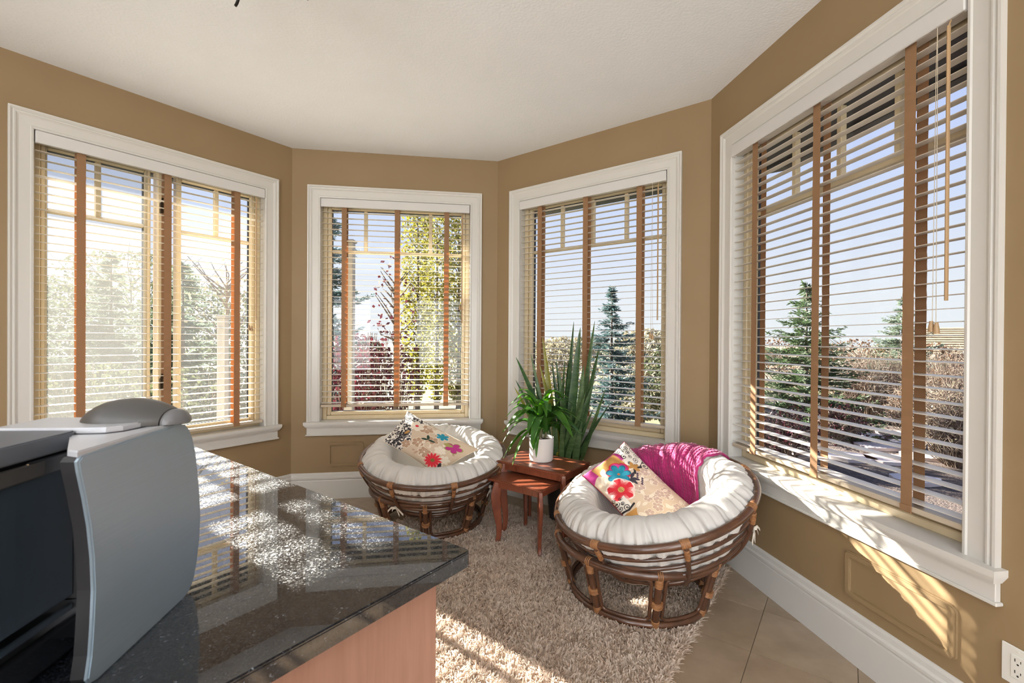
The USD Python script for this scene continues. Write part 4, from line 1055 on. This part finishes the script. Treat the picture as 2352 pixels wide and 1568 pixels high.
for az, reach, rise, droop in ((-2.9, .25, .10, .17), (3.3, .24, .02, .20), (-.25, .30, .17, .10), (-2.5, .22, .02, .22), (-1.7, .17, .06, .20)):
    v, f = blade(arch(heads[0][1] - V(0, 0, .05), az, reach, rise, droop), .015, V(-math.sin(az), math.cos(az), 0), fold=-.3, n=18); MB().add(v, f).build('leaf', DRAC[0], dp, smooth=60)
MB().cbox((-.055, -.062, .165), (-.030, -.060, .235), .0006).build('plant_tag', plain('plant_tag_blue', (.02, .05, .16), .4), dp)

# snake plant in its dark pot on the floor behind the tables
SC = V(.372, 3.338, .0)
sp_ = thing('potted_snake_plant', 'tall upright snake plant in a dark grey floor pot behind the nesting tables', 'plant', SC)
m = MB(); m.lathe([(.0, .001), (.082, .001), (.088, .006), (.112, .268), (.118, .270), (.118, .290), (.112, .292), (.106, .285), (.104, .26), (.0, .26)], 40); m.build('pot', POT_G, sp_, smooth=40)
m = MB(); m.lathe([(.0, .268), (.105, .263), (.105, .25), (0, .25)], 24); m.build('soil', SOIL, sp_, smooth=40)
# tips measured from the picture: (x, y, depth, half width, tone)
tips = [(1318, 738, 3.36, .017, 0), (1333, 751, 3.28, .029, 0), (1366, 737, 3.34, .019, 1), (1376, 800, 3.24, .023, 0), (1246, 772, 3.40, .021, 2), (1185, 820, 3.34, .024, 0), (1219, 812, 3.42, .016, 1), (1239, 834, 3.38, .018, 2), (1277, 823, 3.46, .016, 0),
        (1297, 827, 3.42, .017, 1), (1306, 823, 3.50, .015, 0), (1267, 829, 3.48, .016, 0), (1310, 860, 3.44, .016, 2), (1390, 895, 3.28, .017, 1), (1401, 927, 3.22, .014, 0), (1285, 850, 3.36, .017, 1), (1184, 872, 3.36, .016, 0), (1181, 888, 3.30, .015, 2), (1256, 822, 3.44, .018, 0), (1341, 838, 3.24, .026, 1), (1352, 885, 3.42, .018, 0), (1364, 878, 3.22, .016, 0), (1330, 905, 3.46, .018, 1), (1298, 905, 3.26, .018, 0), (1345, 900, 3.20, .020, 1), (1228, 880, 3.36, .018, 0), (1315, 930, 3.20, .016, 1), (1270, 920, 3.28, .018, 0), (1290, 960, 3.22, .016, 1), (1376, 960, 3.38, .016, 0), (1362, 940, 3.32, .015, 1), (1334, 960, 3.20, .015, 0)]
rr = random.Random(3)
for x, y, dp_, w, tone in tips:
    tip = px(x, y, dp_) - SC
    a = rr.uniform(0, 2 * PI); r = .075 * math.sqrt(rr.random())
    b = V(r * math.cos(a), r * math.sin(a), .262); b[:2] += .12 * tip[:2] / max(np.linalg.norm(tip[:2]), .05) * np.linalg.norm(tip[:2])
    h = np.linalg.norm(b[:2])
    if h > .088: b[:2] *= .088 / h
    mid = b * .5 + tip * .5; mid[:2] = b[:2] + (tip[:2] - b[:2]) * .40; mid[:2] += np.array([rr.uniform(-.012, .012), rr.uniform(-.012, .012)])
    t = np.linspace(0, 1, 20)[:, None]; path = (1 - t) ** 2 * b + 2 * t * (1 - t) * mid + t ** 2 * tip
    ang = rr.uniform(-.7, .7); v, f = blade(path, w * 1.08, V(math.cos(ang), math.sin(ang), 0), fold=.35, n=22, base=.55, thick=.0016)
    MB().add(v, f).build('leaf', SNAKE[tone], sp_, smooth=50)
m = MB(); m.tube([V(.085, -.02, .27), V(.115, -.035, .42), V(.15, -.045, .46), V(.185, -.05, .40), V(.20, -.05, .33)], [.004, .004, .003, .0025, .002], 6); m.build('dry_stalk', plain('dry_leaf', (.42, .30, .17), .7), sp_, smooth=True)
# ------------------------------------------------------------------ outdoors
GZ = -1.7
GRASS = mottled('autumn_lawn', (.10, .10, .045), (.20, .17, .085), scale=1.5, rough=.95, bump=.5, bscale=30, dist=.02)
FIELD = mottled('distant_fields', (.15, .125, .08), (.22, .19, .13), scale=.03, rough=1.0)
MULCH = mottled('bark_mulch', (.035, .026, .024), (.12, .085, .07), scale=28, rough=.95, bump=.8, bscale=60, dist=.02)
STONE = mottled('path_flagstone', (.52, .43, .40), (.68, .59, .55), scale=4, rough=.8, bump=.2, bscale=30)
STUCCO = mottled('outside_stucco', (.55, .49, .38), (.60, .54, .43), scale=20, rough=.9, bump=.2, bscale=90)
SOFFIT = plain('soffit_metal', (.030, .033, .042), .5)
WHITE_OUT = plain('white_outdoor_paint', (.30, .29, .27), .5)
BARK = mottled('tree_bark', (.07, .05, .038), (.16, .125, .10), scale=18, rough=.95, bump=.6, bscale=50, dist=.01)
TWIG = mottled('shrub_twigs', (.13, .095, .07), (.27, .205, .155), scale=9, rough=.8)
SPRUCE = [leafy('spruce_needles_blue', (.07, .125, .125), (.20, .29, .275), .30, .6), leafy('spruce_needles_green', (.06, .10, .04), (.22, .29, .13), .30, .6), leafy('spruce_needles_pale', (.16, .21, .15), (.40, .46, .35), .34, .6)]  # pale set: glare haze over the left window is mixed into its tone
YELLOW = leafy('aspen_leaves_yellow', (.26, .24, .03), (.66, .50, .05), .40, .5)
REDL = leafy('cherry_leaves_red', (.10, .018, .026), (.38, .05, .07), .38, .5)
PURPLE = leafy('barberry_leaves', (.07, .018, .025), (.20, .05, .06), .35, .5)
TAN = leafy('autumn_leaves_tan', (.27, .24, .16), (.46, .42, .31), .34, .6)
OLIVE = leafy('ash_leaves_olive', (.10, .12, .06), (.26, .27, .16), .30, .6)
RUST = leafy('shrub_leaves_rust', (.15, .085, .05), (.30, .18, .10), .34, .6)

house = Polygon([tuple((WP(0, -2.9, TH, 0))[:2])] + [tuple((CN[i] + (N[i] + N[i + 1]) / np.linalg.norm(N[i] + N[i + 1]) * TH / math.cos(PI / 8))[:2]) for i in range(3)] + [tuple(WP(3, 2.9, TH, 0)[:2]), (pR[0] + TH, BACK_Y - TH), (pL[0] - TH, BACK_Y - TH)])
far = sbox(-320, -320, 320, 320).difference(sbox(-34, -34, 34, 34)); near = sbox(-34, -34, 34, 34).difference(house.buffer(.01))
MB().prism(near, GZ - .3, GZ).build('ground', GRASS, kind='structure', label='autumn lawn around the house', cat='ground')
MB().prism(far, GZ - .3, GZ - .02).build('ground', FIELD, kind='structure', label='pale stubble fields running to the horizon', cat='ground')
MB().prism(house.buffer(-.02), GZ - .3, -.125).build('foundation', STUCCO, kind='structure', label='house foundation under the bay', cat='foundation')
eave = house.buffer(.60, join_style=2); ring_ = eave.difference(house.buffer(.005, join_style=2))
e_ = thing('roof_eave', 'dark metal soffit and gutter seen through the top of the right window', 'eave', kind='structure')
MB().prism(ring_, 2.66, 2.70).build('soffit', SOFFIT, e_)
MB().prism(eave.buffer(.10, join_style=2).difference(eave), 2.62, 2.78).build('gutter', SOFFIT, e_)
MB().prism(eave, H_CEIL + .21, H_CEIL + .30).build('roof_deck', SOFFIT, e_)
for k in range(4):   # stucco skin of the outer walls
    s0, s1 = S_RANGE[k]; a, b = S_OPEN[k]; m = MB()
    for lo, hi in (((s0, TH + .003, GZ), (s1, TH + .02, Z_SILL - .03)), ((s0, TH + .003, Z_SILL - .03), (a - .03, TH + .02, 2.655)), ((b + .03, TH + .003, Z_SILL - .03), (s1, TH + .02, 2.655)), ((a - .03, TH + .003, Z_HEAD + .03), (b + .03, TH + .02, 2.655))): m.box(lo, hi)
    m.build('outer_cladding', STUCCO, xf=wall_xf(k), kind='structure', label=f'pale stucco outside the {SIDE[k].replace("_", " ")} wall', cat='cladding')


def quads(P, U, W):
    """Flat leaves: centre points, half-length and half-width vectors -> diamonds."""
    v = np.stack([P - U, P + W, P + U, P - W], 1).reshape(-1, 3); k = np.arange(len(P))[:, None] * 4
    return v, np.vstack([k + np.array((0, 1, 2)), k + np.array((0, 2, 3))])


def unit(a): return a / np.maximum(np.linalg.norm(a, axis=-1, keepdims=True), 1e-9)


def spruce(label, x, y, ztop, rad, mi, seed, zb=GZ, dens=1.0, needle=.05, group=None, power=.85):
    g = np.random.default_rng(seed); h = ztop - zb
    t = thing('spruce_tree', label, 'tree', (x, y, zb), group=group)
    MB().tube([(0, 0, 0), (0, 0, h * .5), (0, 0, h * .995)], [.035 * h / 2, .02 * h / 2, .006], 8).build('trunk', BARK, t, smooth=True)
    m = MB(); tw = MB(); nz = int(h * 7)
    Pn, Un, Wn = [], [], []
    for i in range(nz):
        q = .04 + .955 * i / (nz - 1); zc = h * q
        R = rad * (1 - q) ** power * g.uniform(.82, 1.12) + .03
        for j in range(max(4, int((5 + 5 * (1 - q)) * dens))):
            a = g.uniform(0, 2 * PI); L = R * g.uniform(.55, 1.25); d = V(math.cos(a), math.sin(a), 0)
            n = max(4, int(L / .05)); s = np.linspace(.12, 1, n)
            path = d * (L * s)[:, None] + V(0, 0, 1) * (zc + g.uniform(-.06, .06) - .22 * L * s + .28 * L * s ** 2.4)[:, None]
            tw.tube(path[[0, n // 2, -1]], [.010, .006, .002], 3, caps=False)
            side = V(-d[1], d[0], 0)
            for sg in (-1, 1):
                for kk in range(4):
                    c = path + g.normal(0, .014, path.shape)
                    lat = unit(d * g.uniform(.35, .9, (n, 1)) + side * sg * g.uniform(.2, 1, (n, 1)) + V(0, 0, 1) * g.uniform(-.45, .55, (n, 1)))
                    ll = needle * g.uniform(.7, 1.5, (n, 1)) * (1.15 - .5 * s[:, None]); Pn.append(c + lat * ll * .8); Un.append(lat * ll); Wn.append(unit(np.cross(lat, g.normal(0, 1, (n, 3)))) * ll * .20)
    m.add(*quads(np.vstack(Pn), np.vstack(Un), np.vstack(Wn))); tw.build('branches', BARK, t, kind='stuff'); m.build('needles', SPRUCE[mi], t, kind='stuff')
    return t


def leaf_tree(name, label, x, y, z0, z1, rx, leafmat, seed, n=6000, size=.035, columns=1, twigs=40, zb=GZ, group=None, taper=.25, trunk=True):
    g = np.random.default_rng(seed); t = thing(name, label, 'tree' if 'tree' in name else 'shrub', (x, y, zb), group=group)
    H = z1 - zb; b0 = z0 - zb
    tw = MB(); ends = []
    if trunk: MB().tube([(0, 0, 0), (.02, .01, H * .5), (0, 0, H * .92)], [.04 + H * .008, .03, .008], 8).build('trunk', BARK, t, smooth=True)
    for i in range(twigs):
        z = b0 + (H - b0) * g.uniform(0, .8); a = g.uniform(0, 2 * PI); q = (z - b0) / (H - b0); R = rx * (1 - taper * abs(2 * q - .7)) * g.uniform(.6, 1.05)
        e = V(R * math.cos(a), R * math.sin(a), min(H, z + R * g.uniform(.6, 1.5))); s = V(0, 0, z) if trunk else V(.12 * rx * math.cos(a), .12 * rx * math.sin(a), 0)
        md = s * .45 + e * .55 + g.normal(0, .05 * R + .005, 3); tw.tube([s, md, e], [.012, .007, .003], 4, caps=False); ends.append((s, md, e))
    tw.build('branches', BARK if trunk else TWIG, t, kind='stuff')
    q = g.beta(1.2, 1.3, n); z = b0 + (H - b0) * q; R = rx * np.sqrt(g.uniform(.05, 1, n)) * np.sqrt(np.clip(1 - np.abs(2 * q - 1) ** 2.6, .02, 1)) ; a = g.uniform(0, 2 * PI, n)
    P = np.stack([R * np.cos(a), R * np.sin(a), z], 1); cl = meshkit.noise(P * 3.2 / max(rx, .3) + 7, seed); P = P[cl > .40]; n = len(P)
    U = unit(g.normal(0, 1, (n, 3))) * size * g.uniform(.6, 1.3, (n, 1)); W = unit(np.cross(U, g.normal(0, 1, (n, 3)))) * np.linalg.norm(U, axis=1, keepdims=True) * .62
    MB().add(*quads(P, U, W)).build('leaves', leafmat, t, kind='stuff')
    return t


def twig_shrub(label, x, y, top, rad, seed, n=260, leafmat=None, leaves=900, zb=GZ, group=None, sz=.022):
    g = np.random.default_rng(seed); t = thing('bare_shrub', label, 'shrub', (x, y, zb), group=group); H = top - zb; m = MB(); tips = []
    for i in range(n):
        a = g.uniform(0, 2 * PI); r = rad * math.sqrt(g.random()); hh = H * math.sqrt(max(.05, 1 - (r / rad) ** 2 * .75)) * g.uniform(.55, 1.04)
        s = V(.25 * r * math.cos(a), .25 * r * math.sin(a), 0); e = V(r * math.cos(a), r * math.sin(a), hh); md = s * .4 + e * .6 + V(*g.normal(0, .06, 3)) - V(.10 * r * math.cos(a), .1 * r * math.sin(a), -.05)
        m.tube([s, md, e], [.007, .0045, .0015], 3, caps=False)
        for k in range(5):
            p = md + (e - md) * g.uniform(-.5, .9); d = unit(g.normal(0, 1, 3) + V(0, 0, .5) + (e - md) * 1.5) * g.uniform(.08, .24); m.tube([p, p + d * .6 + g.normal(0, .012, 3), p + d], [.0034, .0024, .0010], 3, caps=False); tips.append(p + d)
    m.build('twigs', TWIG, t, kind='stuff')
    if leafmat is not None:
        P = np.array(tips)[g.integers(0, len(tips), leaves)] + g.normal(0, .03, (leaves, 3)); U = unit(g.normal(0, 1, (leaves, 3))) * sz * g.uniform(.6, 1.3, (leaves, 1)); W = unit(np.cross(U, g.normal(0, 1, (leaves, 3)))) * sz * .5
        MB().add(*quads(P, U, W)).build('leaves', leafmat, t, kind='stuff')
    return t


def at(x, dist): return (x - 1176) / FPX * dist, dist
TZ = -.12
def zat(y, dist): return EYE[2] + (779 - y) / FPX * dist


# behind the third window
spruce('blue spruce standing alone behind the snake plant window', *at(1405, 9.0), zat(664, 9.0), 1.38, 0, 1, dens=1.25, power=.9)
leaf_tree('autumn_tree', 'low tan autumn tree left of the blue spruce', *at(1290, 17), zat(900, 17), zat(772, 17), 1.5, TAN, 2, 5000, .07)
leaf_tree('autumn_tree', 'pale yellowish tree just right of the blue spruce', *at(1478, 12), zat(960, 12), zat(752, 12), 1.2, TAN, 3, 6500, .05)
leaf_tree('autumn_tree', 'olive tinged tree at the right edge of the snake plant window', *at(1570, 11), zat(980, 11), zat(778, 11), 1.1, OLIVE, 4, 6000, .05)
# behind the right window
spruce('green spruce left of centre in the large right window', *at(1852, 7.2), zat(652, 7.2), 1.05, 1, 5, zb=TZ, dens=1.25, power=.80)
spruce('smaller green spruce right of centre in the large right window', *at(2072, 11.0), zat(688, 11.0), 1.15, 2, 6, zb=TZ, dens=1.2)
for i, (x, d, y, r, lm, lb) in enumerate([(1990, 8.3, 800, .66, RUST, 'leftmost bare brown shrub in the right window'), (2088, 8.0, 800, .62, TAN, 'second bare brown shrub from the left in the right window'), (2190, 7.3, 794, .66, RUST, 'third bare brown shrub, below the shingled roof'), (2285, 6.0, 800, .55, RUST, 'rightmost bare brown shrub in the right window'), (2200, 5.3, 880, .42, TAN, 'low bare shrub close to the lower right of the right window'), (2110, 6.9, 868, .40, RUST, 'low bare shrub behind the stepping stones')]):
    twig_shrub(lb, *at(x, d), zat(y, d) + .08, r, 20 + i, 520, lm, 600, zb=TZ)
for x, d, y, r, sd, lb in ((1975, 17, 772, 1.6, 71, 'bare brown tree between the two spruces in the right window'), (2150, 12.5, 782, .8, 72, 'bare brown tree in front of the shingled roof'), (1790, 19, 772, 1.8, 73, 'bare brown tree left of the green spruce')):
    leaf_tree('bare_tree', lb, *at(x, d), zat(960, d), zat(y, d), r, RUST, sd, 2600, .05, twigs=90)
twig_shrub('brown shrub at the foot of the green spruce', *at(1912, 6.6), zat(925, 6.6), .38, 31, 150, PURPLE, 1300, sz=.024, zb=TZ)
twig_shrub('low purple barberry shrub at the left foot of the right window', *at(1800, 5.4), zat(935, 5.4), .38, 32, 150, PURPLE, 1500, sz=.024, zb=TZ)
terrace = Polygon([(1.95, 3.0), (3.6, 8.6), (6.5, 12.5), (14, 12), (14, -2.5), (2.6, -2.5)]).difference(house.buffer(.03))
MB().prism(terrace, GZ, TZ).build('mulch_bed', MULCH, kind='structure', label='dark bark mulch bed below the right window', cat='ground')
g_ = random.Random(9)
for i, (px_, d, r) in enumerate([(1985, 6.9, .26), (2055, 7.1, .24), (2015, 6.2, .27), (2095, 6.4, .25), (1960, 5.6, .25), (2050, 5.5, .28), (2130, 5.7, .26), (2105, 4.7, .22)]):
    x, y = at(px_, d)
    pts = [(x + r * g_.uniform(.75, 1.1) * math.cos(a), y + r * .8 * g_.uniform(.75, 1.1) * math.sin(a)) for a in np.linspace(0, 2 * PI, 9)[:-1]]
    MB().prism(Polygon(pts).buffer(.03), TZ, TZ + .04).build('stepping_stone', STONE, label='pale pinkish stepping stone in the mulch bed below the right window', cat='stone', group='stepping stones in the mulch bed')
# neighbour's house beyond the right window
SHINGLE = mat('wood_shingles', {'g': ('geometry', {}), 's': ('separate_xyz', {}), 'w': ('wave_texture', {'scale': 1.0, 'bands_direction': 'z', 'profile': 'saw'}), 'n': ('noise_texture', {'scale': 6, 'detail': 4}), 'r': ('rgb_ramp', {'ramp': [(.3, (.20, .15, .09)), (.7, (.30, .235, .155))]}), 'p': ('principled_bsdf', {'roughness': .9})},
              [('g.position', 'n.vector'), ('n.fac', 'r.fac'), ('r.color', 'p.base_color')])
hx, hy = at(2128, 15)
nb = thing('neighbour_house', 'neighbouring house with a pale wood shingle roof at the right of the large window', 'house', (hx, hy, GZ), math.radians(-38))
hz = zat(742, 15) - GZ; ez = zat(806, 15) - GZ
MB().box((.4, 0, 0), (12, 5.0, ez - .05)).build('walls', BARK, nb)
nrow = 12
for i in range(nrow):
    a, b = i / nrow, (i + 1) / nrow
    y0, z0, y1, z1 = -.5 + 3.0 * a, ez + (hz - ez) * a, -.5 + 3.0 * b, ez + (hz - ez) * b
    m = MB(); m.add([(0, y0 - .03, z0 + .03), (12.4, y0 - .03, z0 + .03), (12.4, y1, z1), (0, y1, z1), (0, y0 - .03, z0), (12.4, y0 - .03, z0), (12.4, y1, z1 - .03), (0, y1, z1 - .03)], BOXF); m.build('shingle_row', SHINGLE, nb)
m = MB(); m.add([(0, 2.5, hz), (12.4, 2.5, hz), (12.4, 5.5, ez), (0, 5.5, ez), (0, 2.5, hz - .05), (12.4, 2.5, hz - .05), (12.4, 5.5, ez - .05), (0, 5.5, ez - .05)], BOXF); m.build('roof_back', SHINGLE, nb)
m = MB(); m.prism(Polygon([(.7, 0), (1.9, 0), (1.3, .62)]), 0, 1.2, np.array([[1, 0, 0, 0], [0, 0, 1, -.62], [0, 1, 0, ez - .05], [0, 0, 0, 1.0]])); m.build('dormer', SOFFIT, nb)
# behind the narrow middle window
spruce('big blue spruce at the left of the middle window', *at(735, 7.6), zat(395, 7.6), 1.55, 0, 7, dens=1.1, power=.8, needle=.06)
for x, d, y, s in ((958, 9.6, 395, 8), (1002, 10.4, 430, 9), (1052, 9.2, 450, 10)):
    leaf_tree('aspen_tree', {8: 'left of the three yellow columnar aspens', 9: 'middle one of the three yellow columnar aspens', 10: 'right of the three yellow columnar aspens'}[s] + ' in the middle window', *at(x, d), zat(930, d), zat(y, d), .36, YELLOW, s, 6500, .036, twigs=60)
leaf_tree('cherry_shrub', 'red leaved shrub low at the left of the middle window', *at(800, 5.6), zat(960, 5.6), zat(765, 5.6), .55, REDL, 11, 2600, .030, twigs=70, trunk=False)
leaf_tree('cherry_shrub', 'dark red shrub low in the centre of the middle window', *at(885, 6.0), zat(960, 6.0), zat(800, 6.0), .50, REDL, 12, 1700, .028, twigs=70, trunk=False)
leaf_tree('sparse_tree', 'thin nearly bare sapling in the centre of the middle window', *at(905, 5.4), zat(880, 5.4), zat(590, 5.4), .30, PURPLE, 13, 230, .032, twigs=26)
# behind the wide left window
spruce('large hazy spruce in the right half of the left window', *at(420, 8.0), zat(610, 8.0), 1.45, 2, 14, dens=1.0, needle=.065)
spruce('tall hazy spruce in the left half of the left window', *at(255, 10.5), zat(590, 10.5), 1.7, 2, 15, dens=1.0, needle=.065)
spruce('hazy spruce at the far left edge of the left window', *at(95, 8.2), zat(660, 8.2), 1.2, 2, 16, dens=.9, needle=.065)
leaf_tree('sparse_tree', 'thin leafless sapling near the right edge of the left window', *at(520, 5.6), zat(800, 5.6), zat(600, 5.6), .50, TAN, 17, 160, .03, twigs=24)
leaf_tree('olive_shrub', 'olive green shrub low in the right half of the left window', *at(455, 6.4), zat(990, 6.4), zat(850, 6.4), .8, OLIVE, 18, 3000, .04, twigs=60, trunk=False)
leaf_tree('olive_shrub', 'olive green shrub low in the left half of the left window', *at(230, 6.6), zat(990, 6.6), zat(840, 6.6), .9, OLIVE, 19, 3000, .04, twigs=60, trunk=False)
leaf_tree('hazy_tree', 'grey-green leafy tree filling the left half of the left window', *at(300, 15), zat(940, 15), zat(585, 15), 2.7, OLIVE, 61, 9000, .06)
leaf_tree('hazy_tree', 'grey-green leafy tree filling the right half of the left window', *at(500, 13), zat(960, 13), zat(660, 13), 2.3, OLIVE, 62, 8000, .06)
leaf_tree('hazy_tree', 'grey-green leafy tree at the far left of the left window', *at(60, 11.5), zat(980, 11.5), zat(640, 11.5), 1.9, OLIVE, 63, 8000, .06)
for (x, d, y0, y1), lb in zip([(803, 5.0, 560, 960), (512, 5.3, 735, 960)], ['pale deck post behind the red shrub in the middle window', 'pale deck post at the right of the left window']):
    X, Y = at(x, d); t = thing('deck_post', lb, 'post', (X, Y, GZ)); h = zat(y0, d) - GZ
    MB().cbox((-.045, -.045, 0), (.045, .045, h), .006).build('post', WHITE_OUT, t); MB().cbox((-.06, -.06, h), (.06, .06, h + .03), .008).build('post_cap', WHITE_OUT, t)
# far tree line on the horizon
proto = None; g_ = random.Random(77)
for i in range(24):
    a = math.radians(-58 + 118 * i / 23 + g_.uniform(-.6, .6)); d = g_.uniform(58, 76); X, Y = d * math.sin(a), d * math.cos(a); sc = g_.uniform(.55, .80)
    if proto is None:
        proto = leaf_tree('distant_tree', 'distant autumn tree on the horizon beyond the windows', X, Y, GZ + .4, GZ + 4.2, 3.2, OLIVE, 50, 2600, .24, twigs=16, group='distant trees along the horizon')
    else: dup(proto, (X, Y, GZ), g_.uniform(0, 6), scale=(sc, sc, sc * g_.uniform(.8, 1.1)))

# ------------------------------------------------------------------ wrought iron ceiling fixture; only its lowest scroll reaches into the picture
IRON = plain('wrought_iron', (.020, .018, .016), .4, metallic=.5)
FROST = plain('frosted_glass', (.75, .72, .66), .4)
fx, fy, fz = -.865, 1.53, 2.459
cf = thing('ceiling_fixture', 'dark wrought iron ceiling fixture whose scroll tip shows at the top edge', 'ceiling light', (fx, fy, fz))
MB().tube([(0, 0, .03), (0, 0, H_CEIL - fz - .02)], .007, 10).build('stem', IRON, cf, smooth=40)
m = MB(); m.lathe([(0, H_CEIL - fz), (.065, H_CEIL - fz), (.065, H_CEIL - fz - .012), (.02, H_CEIL - fz - .035), (0, H_CEIL - fz - .035)], 28); m.build('canopy', IRON, cf, smooth=40)
for k in range(3):
    a = k * 2 * PI / 3 + .4; e = V(math.cos(a), math.sin(a), 0); t = np.linspace(0, 1, 30)
    P = e * (.01 + .15 * t)[:, None] + V(0, 0, 1) * (.10 + .05 * np.sin(t * PI * 1.5))[:, None]
    MB().tube(P, .005, 8).build('arm', IRON, cf, smooth=True)
    s = np.linspace(.3, 1, 30); Q = V(0, 0, .022) + e * (.012 + .020 * s * np.cos(s * 8))[:, None] + V(0, 0, 1) * (.020 * s * np.sin(s * 8))[:, None]
    MB().tube(Q, .0030, 7).build('scroll', IRON, cf, smooth=True)
    m = MB(); m.lathe([(.012, .155), (.030, .165), (.050, .20), (.062, .26), (.060, .26), (.047, .20), (.026, .169), (.0, .162)], 20, e * .16); m.build('shade', FROST, cf, smooth=True)
